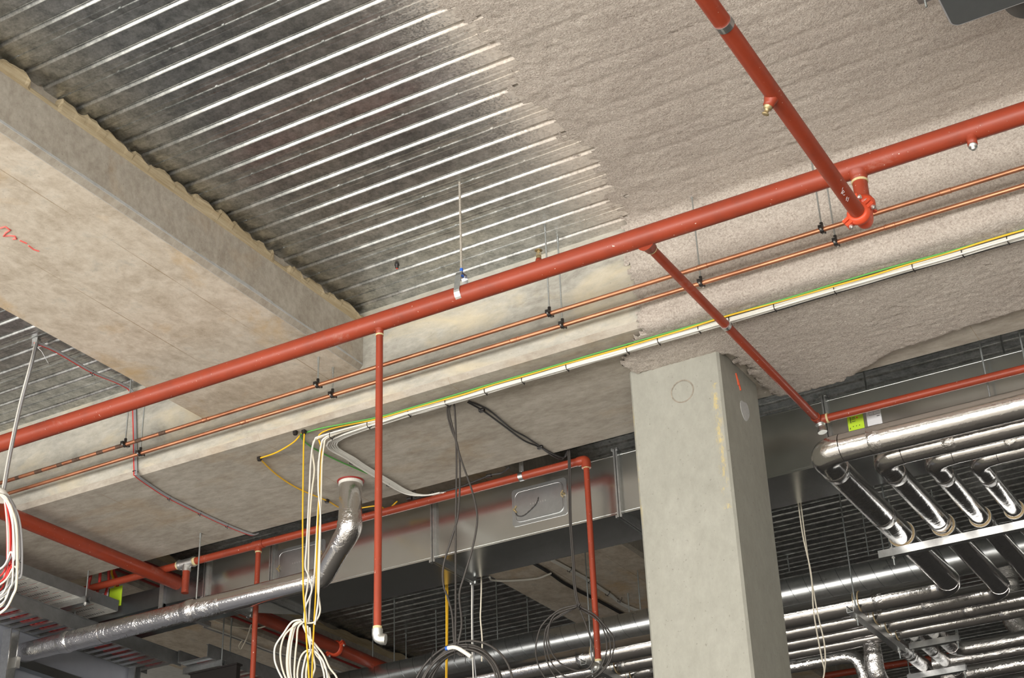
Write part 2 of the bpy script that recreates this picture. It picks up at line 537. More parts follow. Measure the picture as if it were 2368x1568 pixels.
# grey smear of grout along the bottom arris of the near beam, and grout packed under the decking
gm = MB()
for i in range(44):
    y = 2.6 + i * 0.078
    a = 0.012 + 0.014 * noise.noise(Vector((y * 2.1, 3, 1)))
    if a > 0.006:
        gm.add([(XA + 0.0015, y, ZA + 0.024), (XA + 0.0015, y + 0.079, ZA + 0.024), (XA - 0.024, y + 0.079, ZA - 0.0015), (XA - 0.024, y, ZA - 0.0015),
                (XA + 0.0015, y, ZA + 0.024 + a), (XA + 0.0015, y + 0.079, ZA + 0.024 + a)],
               [(0, 1, 2, 3), (4, 5, 1, 0)])
gm.build('grout_smear', 'grout_grey', beamA)

# ---- decking profile: two ribs per sheet, a side lap and faint stiffeners
PER, A0 = 0.299, 3.99
def lap_y(k): return A0 + 0.078 + k * PER
PROF = []      # (dy from lap, dz up)
def rib(a):    # rib whose far, camera-facing web ends at a
    web = [(0.0, 0.0)]
    for deg in (42, 37, 33, 29, 25):          # the web steepens as it rises
        web.append((web[-1][0] - 0.0036 * math.tan(math.radians(deg)), web[-1][1] + 0.0036))
    return [(a - 0.036, 0.0), (a - 0.029, 0.018)] + [(a + dy, dz) for dy, dz in web[::-1]]
bB, bA = 0.105, 0.221
PROF += [(0.0, 0.0035), (0.0, 0.0), (0.022, 0.0), (0.028, 0.0007), (0.034, 0.0)]
PROF += rib(bB) + [(0.150, 0.0), (0.152, 0.0)] + rib(bA) + [(0.249, 0.0), (0.254, 0.0008), (0.262, 0.0008), (0.267, 0.0), (PER - 0.001, 0.003), (PER, 0.0035)]
WEB = set()
for i in range(len(PROF) - 1):
    if PROF[i][1] > PROF[i + 1][1] + 0.003 and PROF[i + 1][0] > PROF[i][0]: WEB.add(i)
def deck_mesh(x0, x1, name):
    m = MB()
    nseg = max(1, int((x1 - x0) / 1.2))
    V = []; F = []
    q = len(PROF)
    for s in range(nseg + 1):
        x = x0 + (x1 - x0) * s / nseg
        V += [(x, dy, dz) for dy, dz in PROF]
    for s in range(nseg):
        for i in range(q - 1):
            F.append((s * q + i, s * q + i + 1, (s + 1) * q + i + 1, (s + 1) * q + i))
    m.add(V, F)
    for j, f in enumerate(F):
        i = f[0] % q
        if i in WEB: m.smooth[j] = True
    # button punches along the lap
    for i in range(int((x1 - x0) / 0.28)):
        x = x0 + 0.1 + i * 0.28
        m.box((x - 0.006, -0.004, -0.002), (x + 0.006, 0.004, 0.003))
    return m.mesh(name, 'deck')
me_r = deck_mesh(XA - 0.06, 6.0, 'deck_sheet')
me_m = deck_mesh(-7.52, XL + 0.02, 'deck_sheet')
def lay(me, k0, k1):
    for k in range(k0, k1):
        o = bpy.data.objects.new('deck_sheet', me)
        o.parent = ceil
        COL.objects.link(o)
        o.location = Vector((0, lap_y(k), DECK)) - ceil.location
lay(me_r, -20, 7); lay(me_m, -8, 7)
lay(me_r, 10, 40); lay(me_m, 10, 45)

# grout packed into the ribs along the top of the near beam
gp = MB()
yy = 2.4; prev = None; pts = []
while yy < YF:
    ph = ((yy - A0) % PER)
    h = 0.05 + 0.022 * noise.noise(Vector((yy * 6, 1.5, 0))) + 0.012 * noise.noise(Vector((yy * 30, 2.5, 0)))
    for a in (0.0, 0.183):
        d = (ph - a + 0.02) % PER
        if d < 0.05: h -= 0.018
    out = 0.020 + 0.016 * noise.noise(Vector((yy * 4, 8.5, 0)))
    if noise.noise(Vector((yy * 3.3, 4.4, 0))) < -0.42: h = 0.008; out = 0.004
    pts.append((yy, max(0.008, min(0.078, h + 0.012)), max(0.004, out)))
    yy += 0.018
for (y0, h0, o0), (y1, h1, o1) in zip(pts, pts[1:]):
    x = XA
    gp.add([(x, y0, 5.668), (x, y1, 5.668), (x + o1 * 0.4, y1, 5.672), (x + o0 * 0.4, y0, 5.672),
            (x + o0, y0, 5.67 + h0 * 0.7), (x + o1, y1, 5.67 + h1 * 0.7), (x + o0 * 0.5, y0, 5.67 + h0), (x + o1 * 0.5, y1, 5.67 + h1), (x - 0.04, y0, 5.67 + h0 + 0.01), (x - 0.04, y1, 5.67 + h1 + 0.01)],
           [(0, 1, 2, 3), (3, 2, 5, 4), (4, 5, 7, 6), (6, 7, 9, 8)])
tag(gp.build('grout_packing', 'grout', beamA), 'yellowish grout squeezed out under the decking')
gp2 = MB()
for i in range(150):
    y0 = YB + 0.2 + i * 0.05; h = 0.045 + 0.05 * noise.noise(Vector((y0 * 4, 0.3, 7))); h1 = 0.045 + 0.05 * noise.noise(Vector(((y0 + .05) * 4, 0.3, 7)))
    gp2.add([(-7.5, y0, 5.67), (-7.5, y0 + .05, 5.67), (-7.48, y0 + .05, 5.68 + max(0.01, h1)), (-7.48, y0, 5.68 + max(0.01, h))], [(0, 1, 2, 3)])
gp2.build('grout_packing', 'grout', beamL)

# ---- column
CX0, CX1, CY0, CY1 = -2.885, -2.395, 6.44, 6.955
plain('ring_brown', (0.27, 0.235, 0.19), 0.9, 0, 0.3, 60)
def column():
    c = 0.012
    xs = [(CX0 + c, CY0), (CX1 - c, CY0), (CX1, CY0 + c), (CX1, CY1 - c), (CX1 - c, CY1), (CX0 + c, CY1), (CX0, CY1 - c), (CX0, CY0 + c)]
    o = MB().prism([(x, y, 0.0) for x, y in xs], (0, 0, ZB + 0.002)).build('concrete_column', 'column_concrete')
    tag(o, 'square pale grey concrete column standing under the sprayed beam', 'column', kind='structure')
    p = at_y(1578, 905, CY0)
    MB().band((p.x, CY0, p.z), Y, 0.056, 0.062, 0.0024, 40).build('grout_ring', 'ring_brown', o)
    MB().lathe((p.x, CY0 + 0.002, p.z), -Y, [(0, 0.0565), (0.0026, 0.0565), (0.0028, 0.052), (0.0028, 0.001)], 32).build('filled_hole', 'column_concrete', o)
    q = at_x(1722, 950, CX1)
    pl = []
    for i in range(20):
        a = 2 * PI * i / 20
        r = 1 + 0.18 * math.sin(2 * a + 1) + 0.1 * math.sin(3 * a)
        pl.append((CX1 - 0.001, q.y + 0.05 * r * math.cos(a), q.z + 0.062 * r * math.sin(a)))
    tag(MB().prism(pl[::-1], (0.004, 0, 0)).build('grout_patch', 'grout_grey', o), 'grey oval grout patch')
    q = at_x(1705, 884, CX1)
    for dy, dz, l in ((0, 0.01, 0.05), (0.012, 0.0, 0.035), (0.022, -0.02, 0.03), (-0.008, 0.03, 0.03)):
        MB().tube([(CX1 + 0.001, q.y + dy - 0.004, q.z + dz + l / 2), (CX1 + 0.001, q.y + dy + 0.006, q.z + dz - l / 2)], 0.006, 6).build('crayon_mark', 'crayon_orange', o)
column()

# red crayon scribble on the near beam's soffit
def stroke(pts, r, mat, parent, name='crayon_mark'):
    return MB().tube(pts, r, 6).build(name, mat, parent)
scr = [(0, 528), (12, 524), (24, 532), (14, 538), (8, 546), (22, 545), (34, 546), (38, 552), (30, 553)]
stroke([at_z(u, v, ZA - 0.001) for u, v in scr], 0.0045, 'crayon_red', beamA)
stroke([at_z(u, v, ZA - 0.001) for u, v in ((46, 556), (62, 563))], 0.004, 'crayon_red', beamA)
stroke([at_z(u, v, ZA - 0.001) for u, v in ((66, 568), (78, 577), (90, 581))], 0.004, 'crayon_red', beamA)

# ---- sprayed fire protection: deck, front of the beam and its soffit in one lumpy coat
def sprayed():
    deck_edge = [(960, -60), (985, 0), (1060, 60), (1130, 130), (1180, 220), (1250, 280), (1300, 325), (1290, 375), (1362, 412), (1385, 470), (1398, 530), (1420, 560)]
    eb = sorted([(p.y, p.x) for p in (at_z(u, v, DECK) for u, v in deck_edge)])
    face_edge = [(at_y(u, v, YF).z, at_y(u, v, YF).x) for u, v in ((1440, 600), (1455, 655), (1463, 700), (1465, 750))]
    sof_edge = [(6.05, at_z(1466, 765, ZB).x), (6.16, at_z(1478, 790, ZB).x - 0.02), (6.25, at_z(1440, 820, ZB).x), (6.34, at_z(1440, 846, ZB).x), (6.44, -2.86), (6.5, -2.4), (7.1, -2.38), (7.2, -2.3)]
    def lerp(tab, t):
        if t <= tab[0][0]: return tab[0][1]
        for (a, x), (b, y) in zip(tab, tab[1:]):
            if t <= b: return x + (y - x) * (t - a) / (b - a)
        return tab[-1][1]
    face_edge.sort()
    res = 0.0125
    # profile samples: (y, z, ny, nz, kind)
    prof = []
    y = 2.3
    while y < YF - 0.10:
        prof.append((y, DECK, 0, -1, 0)); y += res
    for i in range(9):
        a = i / 8 * PI / 2
        prof.append((YF - 0.10 + 0.10 * math.sin(a), DECK - 0.10 + 0.10 * math.cos(a), -math.sin(a), -math.cos(a), 0 if a < 0.8 else 1))
    z = DECK - 0.10 - res
    while z > ZB + 0.04:
        prof.append((YF, z, -1, 0, 1)); z -= res
    for i in range(7):
        a = i / 6 * PI / 2
        prof.append((YF + 0.03 - 0.03 * math.cos(a), ZB + 0.03 - 0.03 * math.sin(a), -math.cos(a), -math.sin(a), 2 if a > 0.8 else 1))
    y = YF + 0.03 + res
    while y < YB + 0.02:
        prof.append((y, ZB, 0, -1, 2)); y += res
    x0, x1 = -4.1, 1.3
    nx = int((x1 - x0) / res)
    V = []; T = []
    last = len(prof) - 1
    for j, (y, z, ny, nz, kd) in enumerate(prof):
        s = j * res
        xb = lerp(eb, y) if kd == 0 else lerp(face_edge, z) if kd == 1 else lerp(sof_edge, y)
        ph1 = ((y - A0 + 0.02) % PER); ph2 = ((y - A0 - 0.183 + 0.02) % PER)
        groove = 0.0
        if kd == 0:
            for ph in (ph1, ph2):
                groove += 0.0028 * math.exp(-((ph - 0.015) / 0.02) ** 2)
        sharp = 0.42 if kd == 0 else 0.06
        for i in range(nx + 1):
            x = x0 + i * res
            jx = (0.10 if kd == 0 else 0.04) * noise.noise(Vector((x * 3, s * 4, 2))) + 0.05 * noise.noise(Vector((x * 14, s * 14, 5))) + 0.05 * noise.noise(Vector((x * 45, s * 45, 7)))
            t = (x - xb + jx) / sharp
            if t < -0.15:
                V.append(None); continue
            k = max(0.0, min(1.0, t)); k = k * k * (3 - 2 * k)
            th = k * 0.026 - 0.004
            if kd == 2:                      # the coat peters out before the back edge of the soffit
                over = y - (7.128 + 0.018 * noise.noise(Vector((x * 30, 1, 1))) - 0.185 * max(0.0, min(1.0, (x + 2.0) / 0.35)) - 0.12 * max(0.0, x + 1.6))
                if over > 0: V.append(None); continue
                if over > -0.02: th *= 0.4 - over / 0.034
            b = noise.noise(Vector((x * 34, s * 34, 0))) * 0.0036 + noise.noise(Vector((x * 66, s * 66, 9))) * 0.0044 + noise.noise(Vector((x * 5, s * 5, 3))) * 0.004
            d = th + b * (0.6 + 0.4 * k) - groove * k + 0.0035
            if d < 0.0008 and k < 0.9:
                V.append(None); continue
            d = max(d, 0.001)
            V.append(Vector((x + 0.004 * noise.noise(Vector((x * 40, s * 40, 4))), y + ny * d, z + nz * d)))
    m = MB()
    idx = {}
    def vid(q):
        if q not in idx:
            idx[q] = len(m.v); m.v.append(V[q])
        return idx[q]
    w1 = nx + 1
    for j in range(last):
        for i in range(nx):
            q = (j * w1 + i, j * w1 + i + 1, (j + 1) * w1 + i + 1, (j + 1) * w1 + i)
            if any(V[c] is None for c in q): continue
            m.f.append([vid(c) for c in q]); m.smooth.append(True)
    o = m.build('sprayed_coating', 'spray')
    tag(o, 'rough beige sprayed fire protection over decking and beam at right', 'fireproofing', kind='structure')
    # two dark pockmarks
sprayed()

# ------------------------------------------------------------------ sprinkler pipework
YM, ZM, RM = 5.244, 5.14, 0.0445
def hoop(c, axis, r, wd, name, mat, parent, th=0.003):
    return MB().band(c, axis, r, r + th, wd, 28).build(name, mat, parent)
def vdown(p, z): return Vector((p.x, p.y, z))

mainp = thing('sprinkler_main', 'thick red sprinkler main running across the whole view', 'pipe', (-3, YM, ZM))
MB().tube([(x, YM, ZM - 0.006 * math.sin(PI * (x + 7) / 7.5)) for x in [-8.5 + 0.5 * i for i in range(23)]], RM, 28).build('pipe', 'red_paint', mainp)
tee = at_y(878, 745, YM)
def outlet(x, axis, r, length, parent, mat='red_paint', base=(None, YM, ZM)):
    c = Vector((x, base[1], base[2])); axis = Vector(axis).normalized()
    return MB().lathe(c, axis, [(RM * 0.75, r * 1.5), (RM * 0.98, r * 1.28), (RM + 0.012, r * 1.1), (RM + length, r * 1.08), (RM + length, r * 0.9)], 20).build('outlet', mat, parent)
outlet(tee.x, (0, 0, -1), 0.0168, 0.03, mainp)
x4 = at_y(1490, 562, YM).x
x2 = at_y(1982, 385, YM).x
outlet(x2, (0, 0, -1), 0.030, 0.03, mainp)
xp = at_y(2243, 300, YM).x
o = outlet(xp, (0, -0.15, -1), 0.018, 0.035, mainp)
MB().lathe((xp, YM - 0.011, ZM - RM - 0.033), (0, -0.15, -1), [(0, 0.0175), (0.012, 0.017), (0.013, 0.010), (0.024, 0.009), (0.026, 0.003)], 12).build('plug', 'galv_fitting', o)
o = outlet(at_y(1244, 590, YM).x, (0, 0.1, 1), 0.012, 0.012, mainp)
# upright sprinkler head
hx = at_y(1244, 578, YM).x
hd = MB().lathe((hx, YM + 0.005, ZM + RM + 0.01), Z, [(0, 0.011), (0.016, 0.012), (0.017, 0.007), (0.022, 0.006)], 12)
for s in (-1, 1):
    hd.tube([(hx + s * 0.008, YM + .005, ZM + RM + 0.022), (hx + s * 0.012, YM + .005, ZM + RM + 0.036), (hx + s * 0.003, YM + .005, ZM + RM + 0.054)], 0.0022, 6)
hd.tube([(hx, YM + .005, ZM + RM + 0.03), (hx, YM + .005, ZM + RM + 0.056)], 0.003, 6)
hs = tag(hd.build('sprinkler_head', 'brass', mainp), 'small brass upright sprinkler head')
MB().lathe((hx, YM + .005, ZM + RM + 0.055), Z, [(0, 0.017), (0.001, 0.018), (0.004, 0.012), (0.005, 0.002)], 14).build('deflector', 'brass', hs)

# strap hanger on the main
hxm = at_y(1068, 664, YM).x
ph = thing('pipe_hanger', 'galvanised strap hanger with dusty rod holding the thick main', 'hanger', (hxm, YM, ZM - RM))
R_ = RM + 0.003
loop = [(hxm, YM - R_ * math.cos(a), ZM + R_ * math.sin(a)) for a in [i * PI / 14 - PI for i in range(15)]]
loop = [(hxm, YM + 0.022, ZM + 0.105), (hxm, YM + 0.030, ZM + 0.085)] + [(hxm, YM - R_ * math.cos(a), ZM + R_ * math.sin(a)) for a in [PI + i * -PI / 1 / 14 for i in range(0)]] + \
       [(hxm, YM + R_ * math.cos(-a), ZM + R_ * math.sin(-a)) for a in [i * PI / 14 for i in range(15)]] + [(hxm, YM - 0.030, ZM + 0.085), (hxm, YM - 0.022, ZM + 0.105)]
sm = MB()
for a, b in zip(loop, loop[1:]):
    a = Vector(a); b = Vector(b); d = (b - a).normalized(); n_ = d.cross(X)
    sm.obox((a + b) / 2, d, X, n_, (b - a).length / 2 + 0.001, 0.015, 0.0014)
sm.obox((hxm, YM, ZM + 0.106), Y, X, Z, 0.024, 0.015, 0.0015)
sm.build('strap', 'zinc', ph)
rd = MB().tube([(hxm, YM, ZM + 0.085), (hxm, YM, DECK + 0.004)], 0.0055, 8).build('rod', 'rod_dusty', ph)
tag(MB().cyl((hxm, YM, ZM + 0.109), (hxm, YM, ZM + 0.135), 0.0075).build('tape', 'blue_tape', ph), 'blue tape round the foot of the rod')
MB().lathe((hxm, YM, ZM + 0.088), Z, [(0, 0.012), (0.010, 0.012)], 6, False).build('nut', 'blue_tape', ph)

# vertical dropper from the main
zd = at_y(842, 1462, YM).z
dp = thing('dropper_pipe', 'long thin red dropper pipe hanging vertically from the main', 'pipe', (tee.x, YM, zd))
MB().tube([(tee.x, YM, ZM - RM - 0.02), (tee.x, YM, zd)], 0.0168, 18).build('pipe', 'red_paint', dp)
MB().cyl((tee.x, YM, ZM - RM - 0.028), (tee.x, YM, ZM - RM - 0.036), 0.0190).build('jointing_ring', 'jointing', dp)
MB().cyl((tee.x, YM, zd + 0.012), (tee.x, YM, zd - 0.002), 0.0195).build('jointing_ring', 'jointing', dp)
e0 = Vector((tee.x, YM, zd))
MB().tube(fillet([e0, e0 - Z * 0.042, e0 - Z * 0.042 + Vector((0.034, 0.012, -0.006))], 0.026), 0.0215, 16, radii=[0.0235, 0.0235] + [0.0215] * 6 + [0.0235, 0.0235]).build('elbow', 'galv_fitting', dp)

# grooved branch at right: drop, elbow, run back towards the camera
def coupling(c, axis, r, parent, turn=0.0):
    axis = Vector(axis).normalized(); u = axis.orthogonal().normalized(); u = Matrix.Rotation(turn, 3, axis) @ u; v = axis.cross(u); c = Vector(c)
    m = MB().lathe(c - axis * 0.023, axis, [(0, r + 0.002), (0.0, r + 0.009), (0.008, r + 0.012), (0.015, r + 0.017), (0.031, r + 0.017), (0.038, r + 0.012), (0.046, r + 0.009), (0.046, r + 0.002)], 26)
    for s in (-1, 1):
        for q in (-1, 1):
            m.obox(c + u * s * (r + 0.022) + v * q * 0.010, u, v, axis, 0.015, 0.007, 0.016)
    o = m.build('coupling', 'red_coupling', parent)
    for s in (-1, 1):
        p = c + u * s * (r + 0.026)
        b = MB().cyl(p - v * 0.024, p + v * 0.030, 0.0055, n=8)
        b.lathe(p - v * 0.026, v, [(0, 0.009), (0.009, 0.0095)], 10).lathe(p + v * 0.017, v, [(0, 0.0095), (0.008, 0.0095)], 6)
        b.build('bolt', 'bolt_zinc', o)
ZB2 = 4.86
bp = thing('branch_pipe', 'red branch pipe with bolted couplings dropping from the main at upper right', 'pipe', (x2, YM, ZB2))
MB().tube([(x2, YM, ZM - RM - 0.02), (x2, YM, ZB2 + 0.11)], 0.0302, 22).build('drop', 'red_paint', bp)
MB().cyl((x2, YM, ZM - RM - 0.026), (x2, YM, ZM - RM - 0.036), 0.0335, n=22).build('jointing_ring', 'jointing', bp)
MB().tube(fillet([(x2, YM, ZB2 + 0.10), (x2, YM, ZB2), (x2, YM - 0.10, ZB2)], 0.07), 0.0302, 22).build('elbow', 'red_coupling', bp)
br = MB().tube([(x2, YM - 0.095, ZB2), (x2, 1.0, ZB2)], 0.0302, 22).build('pipe', 'red_paint', bp)
coupling((x2, YM, ZB2 + 0.098), Z, 0.0302, bp, 0.5)
coupling((x2, YM - 0.098, ZB2), Y, 0.0302, bp, 0.25)
q = at_x(1790, 232, x2)
ot = MB().lathe((x2, q.y, ZB2), (-0.5, 0, -1), [(0.02, 0.026), (0.030, 0.023), (0.040, 0.0195), (0.052, 0.019), (0.052, 0.012)], 16).build('outlet', 'red_paint', bp)
d_ = Vector((-0.5, 0, -1)).normalized()
MB().lathe(Vector((x2, q.y, ZB2)) + d_ * 0.050, d_, [(0, 0.016), (0.012, 0.015), (0.013, 0.009), (0.030, 0.008), (0.031, 0.013), (0.034, 0.013), (0.035, 0.004)], 12).build('plug', 'brass', ot)
q = at_x(1672, 50, x2)
hoop((x2, q.y, ZB2), Y, 0.0305, 0.03, 'clamp_band', 'zinc', bp)
# white marker scribble on that pipe
def on_pipe(u, v, x, z, r):
    """where a sight line meets a pipe running along y"""
    a = ray(u, v)
    A = a.x ** 2 + a.z ** 2; B = 2 * ((EYE.x - x) * a.x + (EYE.z - z) * a.z); C = (EYE.x - x) ** 2 + (EYE.z - z) ** 2 - r * r
    dsc = B * B - 4 * A * C
    if dsc < 0: dsc = 0
    return EYE + a * ((-B - math.sqrt(dsc)) / (2 * A))
for pts in ([(1957, 464), (1959, 455), (1956, 460), (1963, 457), (1960, 466)], [(1948, 447), (1953, 444), (1950, 440), (1947, 446), (1951, 452), (1954, 450)], [(1949, 434), (1945, 448), (1950, 446)]):
    MB().tube([on_pipe(u, v, x2, ZB2, 0.0306) for u, v in pts], 0.0012, 5).build('marker_writing', 'chalk', br)

# sloping branch to the run in front of the duct
YR, ZR, RR = 7.22, 5.03, 0.0212
c4 = at_y(1893, 972, YR)
sb = thing('branch_pipe', 'thin red branch sloping from the main past the column and on to the right', 'pipe', c4)
s0 = Vector((x4, YM, ZM - 0.03))
o = MB().tube([s0 + (c4 - s0).normalized() * 0.02, c4], RR, 18).build('pipe', 'red_paint', sb)
MB().tube([c4, Vector((1.6, YR, c4.z - 0.012))], RR, 18).build('pipe', 'red_paint', sb)
dd = (c4 - s0).normalized()
MB().lathe(s0, dd, [(0.01, 0.040), (0.04, 0.030), (0.066, 0.027), (0.068, 0.022)], 18).build('outlet', 'red_paint', mainp)
MB().cyl(s0 + dd * 0.066, s0 + dd * 0.074, 0.0245).build('jointing_ring', 'jointing', sb)
MB().tube(fillet([c4 - dd * 0.05, c4, c4 + X * 0.05], 0.03), 0.0255, 18).build('elbow', 'red_paint', sb)
MB().cyl(c4 + X * 0.045, c4 + X * 0.055, 0.0265).build('jointing_ring', 'jointing', sb)
MB().lathe(c4 + Vector((0.005, -0.005, -0.015)), (0.15, 0, -1), [(0, 0.020), (0.012, 0.026), (0.016, 0.026), (0.018, 0.021), (0.04, 0.021), (0.042, 0.025), (0.06, 0.025)], 16).build('fitting', 'galv_fitting', sb)
q = s0 + (c4 - s0) * 0.42
hoop(q, dd, RR, 0.025, 'clamp_band', 'zinc', sb)

# second run: range pipe under the far edge of the beam with droppers
ZS = 5.145
rp = thing('range_pipe', 'thinner red pipe running along the front of the duct', 'pipe', (-5, YR, ZS))
ex = at_y(1355, 1066, YR).x
gx = at_y(432, 1307, YR).x
MB().tube([(ex, YR, ZS), (gx + 0.05, YR, ZS)], 0.0242, 18).build('pipe', 'red_paint', rp)
MB().tube([(gx - 0.05, YR, ZS), (-8.0, YR, ZS)], 0.0242, 18).build('pipe', 'red_paint', rp)
MB().cyl((gx - 0.06, YR, ZS), (gx + 0.06, YR, ZS), 0.030, n=18).cyl((gx, YR, ZS), (gx, YR, ZS - 0.055), 0.028).cyl((gx - 0.062, YR, ZS), (gx - 0.048, YR, ZS), 0.034).cyl((gx + 0.048, YR, ZS), (gx + 0.062, YR, ZS), 0.034).build('tee', 'galv_fitting', rp)
for s in (-1, 1):
    MB().cyl((gx + s * 0.062, YR, ZS), (gx + s * 0.078, YR, ZS), 0.027).build('jointing_ring', 'jointing', rp)
MB().cyl((gx, YR, ZS - 0.05), (gx, YR, ZS - 0.20), 0.024).build('stub', 'red_paint', rp)
MB().tube(fillet([(ex - 0.05, YR, ZS), (ex, YR, ZS), (ex, YR, ZS - 0.05)], 0.02), 0.0275, 18).build('elbow', 'red_paint', rp)
tx = at_y(598, 1264, YR).x
MB().cyl((tx - 0.04, YR, ZS), (tx + 0.04, YR, ZS), 0.0285, n=18).cyl((tx, YR, ZS), (tx, YR, ZS - 0.045), 0.0225).build('tee', 'red_paint', rp)
cx = at_y(1206, 1093, YR).x
m = MB().band((cx, YR, ZS), X, 0.0245, 0.0265, 0.028, 24)
m.obox((cx, YR, ZS + 0.075), X, Y, Z, 0.014, 0.002, 0.05).cyl((cx, YR, ZS + 0.03), (cx, YR, ZS + 0.5), 0.005, n=8)
tag(m.build('strap_clip', 'zinc', rp), 'galvanised strap and rod')
def dropper(x, vend, u, label, end):
    z1 = at_y(u, vend, YR).z
    t = thing('dropper_pipe', label, 'pipe', (x, YR, z1))
    MB().tube([(x, YR, ZS - 0.03), (x, YR, z1)], 0.0168, 16).build('pipe', 'red_paint', t)
    MB().cyl((x, YR, ZS - 0.046), (x, YR, ZS - 0.054), 0.0205).build('jointing_ring', 'jointing', t)
    if end:
        MB().cyl((x, YR, z1 + 0.012), (x, YR, z1 - 0.002), 0.019).build('jointing_ring', 'jointing', t)
        e = Vector((x, YR, z1))
        MB().tube(fillet([e, e - Z * 0.035, e + Vector((0.004, -0.042, -0.038))], 0.02), 0.022, 16).build('elbow', 'galv_fitting', t)
        c = e + Vector((0.004, -0.042, -0.038))
        MB().lathe(c, -Y, [(0, 0.025), (0.006, 0.025), (0.007, 0.019), (0.003, 0.018), (0.002, 0.012), (0.007, 0.011), (0.009, 0.003)], 16).build('plug', 'galv_fitting', t)
dropper(ex, 1530, 1387, 'red dropper pipe hanging left of the column with a plugged elbow', True)
dropper(tx, 1640, 576, 'red dropper pipe at lower left passing behind the foil duct', False)

# big red pipe running away under the beam at lower left
lx = -6.645
lp = thing('sprinkler_main', 'thick red pipe running away beneath the beam soffit at lower left', 'pipe', (lx, 6, 5.10))
MB().tube([(lx - 0.03, 3.4, 5.10), (lx, 7, 5.10), (lx + 0.05, 13.5, 5.10)], 0.0445, 24).build('pipe', 'red_paint', lp)
q = at_x(774, 1493, lx)
coupling((lx + 0.01, q.y, 5.10), Y, 0.0445, lp, 0.35)
q = at_z(474, 1358, 5.12)
hoop((lx, 7.45, 5.10), Y, 0.0446, 0.03, 'clamp_band', 'zinc', lp)

plain('residue', (0.13, 0.075, 0.05), 0.6, 0.3, 0.4, 60)
# ------------------------------------------------------------------ copper pipes on clips
ZC = 5.245
def copper_pipe(y, z, label, marks):
    t = thing('copper_pipe', label, 'pipe', (-3, y, z))
    MB().tube([(-9, y, z), (2, y, z)], 0.011, 14).build('pipe', 'copper', t)
    for u in ((490, 1640, 2250) if marks else (577, 1190, 2100)):
        x = at_y(u, 760, y).x
        MB().lathe((x - 0.025, y, z), X, [(0, 0.011), (0.002, 0.0128), (0.006, 0.0132), (0.008, 0.0124), (0.042, 0.0124), (0.044, 0.0132), (0.048, 0.0128), (0.05, 0.011)], 14).build('coupler', 'copper', t)
    if marks:
        for i in range(15):
            x = -5.35 - i * 0.155 - 0.04 * random.random()
            tag(MB().cyl((x, y, z), (x - 0.03 - 0.035 * random.random(), y, z), 0.0112, n=14).build('tape_mark', 'residue', t), 'dark tape residue on the copper')
YC1, YC2 = 5.79, 5.927
copper_pipe(YC1, ZC, 'upper of the two copper pipes below the thick red main', True)
copper_pipe(YC2, ZC, 'lower of the two copper pipes below the thick red main', False)
def clip_at(x, y, ztop, label, mat='zinc_rod'):
    t = thing('pipe_clip', label, 'clip', (x, y, ZC))
    m = MB().band((x, y, ZC), X, 0.0112, 0.0155, 0.017, 18)
    m.obox((x, y - 0.021, ZC - 0.003), X, Y, Z, 0.009, 0.009, 0.0035).obox((x, y + 0.021, ZC - 0.003), X, Y, Z, 0.009, 0.009, 0.0035)
    m.obox((x, y - 0.021, ZC + 0.006), X, Y, Z, 0.009, 0.009, 0.0035).obox((x, y + 0.021, ZC + 0.006), X, Y, Z, 0.009, 0.009, 0.0035)
    c = m.lathe((x, y, ZC + 0.012), Z, [(0, 0.010), (0.006, 0.008), (0.024, 0.008)], 12).build('clip_body', 'black_plastic', t)
    for s in (-1, 1):
        MB().lathe((x, y + s * 0.022, ZC - 0.011), Z, [(0, 0.005), (0.004, 0.0055), (0.026, 0.003)], 10).build('screw', 'bolt_zinc', c)
    MB().tube([(x, y, ZC + 0.034), (x, y, ztop)], 0.0042, 8).build('rod', mat, t)
    MB().lathe((x, y, ztop - 0.035), Z, [(0, 0.0065), (0.034, 0.0065)], 8).build('anchor', mat, t)
for (u, v, lo, lab) in ((290, 1022, 0, 'left end'), (735, 888, 1, 'below the wide left beam'), (1271, 729, 0, 'by the sprayed edge'), (1901, 531, 0, 'left of the bolted coupling')):
    x = at_y(u, v, YC1).x
    clip_at(x, YC1, ZA if lo else DECK, 'black clip and rod on the upper copper pipe, ' + lab)
for (u, v, lo, lab) in ((325, 1043, 0, 'left end'), (769, 909, 1, 'below the wide left beam'), (1301, 752, 0, 'by the sprayed edge'), (1623, 672, 0, 'beside the sloping red branch'), (1933, 561, 0, 'left of the bolted coupling')):
    x = at_y(u, v, YC2).x
    clip_at(x, YC2, ZA if lo else DECK, 'black clip and rod on the lower copper pipe, ' + lab)

g = at_z(918, 612, DECK)
t = thing('cable_grommet', 'small black plug stuck in the decking above the red main', 'plug', g)
MB().lathe(g + Z * 0.002, -Z, [(0, 0.012), (0.008, 0.013), (0.010, 0.010), (0.022, 0.009), (0.024, 0.006)], 10).build('body', 'black_plastic', t)
MB().cyl(g - Z * 0.020, g - Z * 0.0255, 0.0045).build('core', 'red_ink', t)

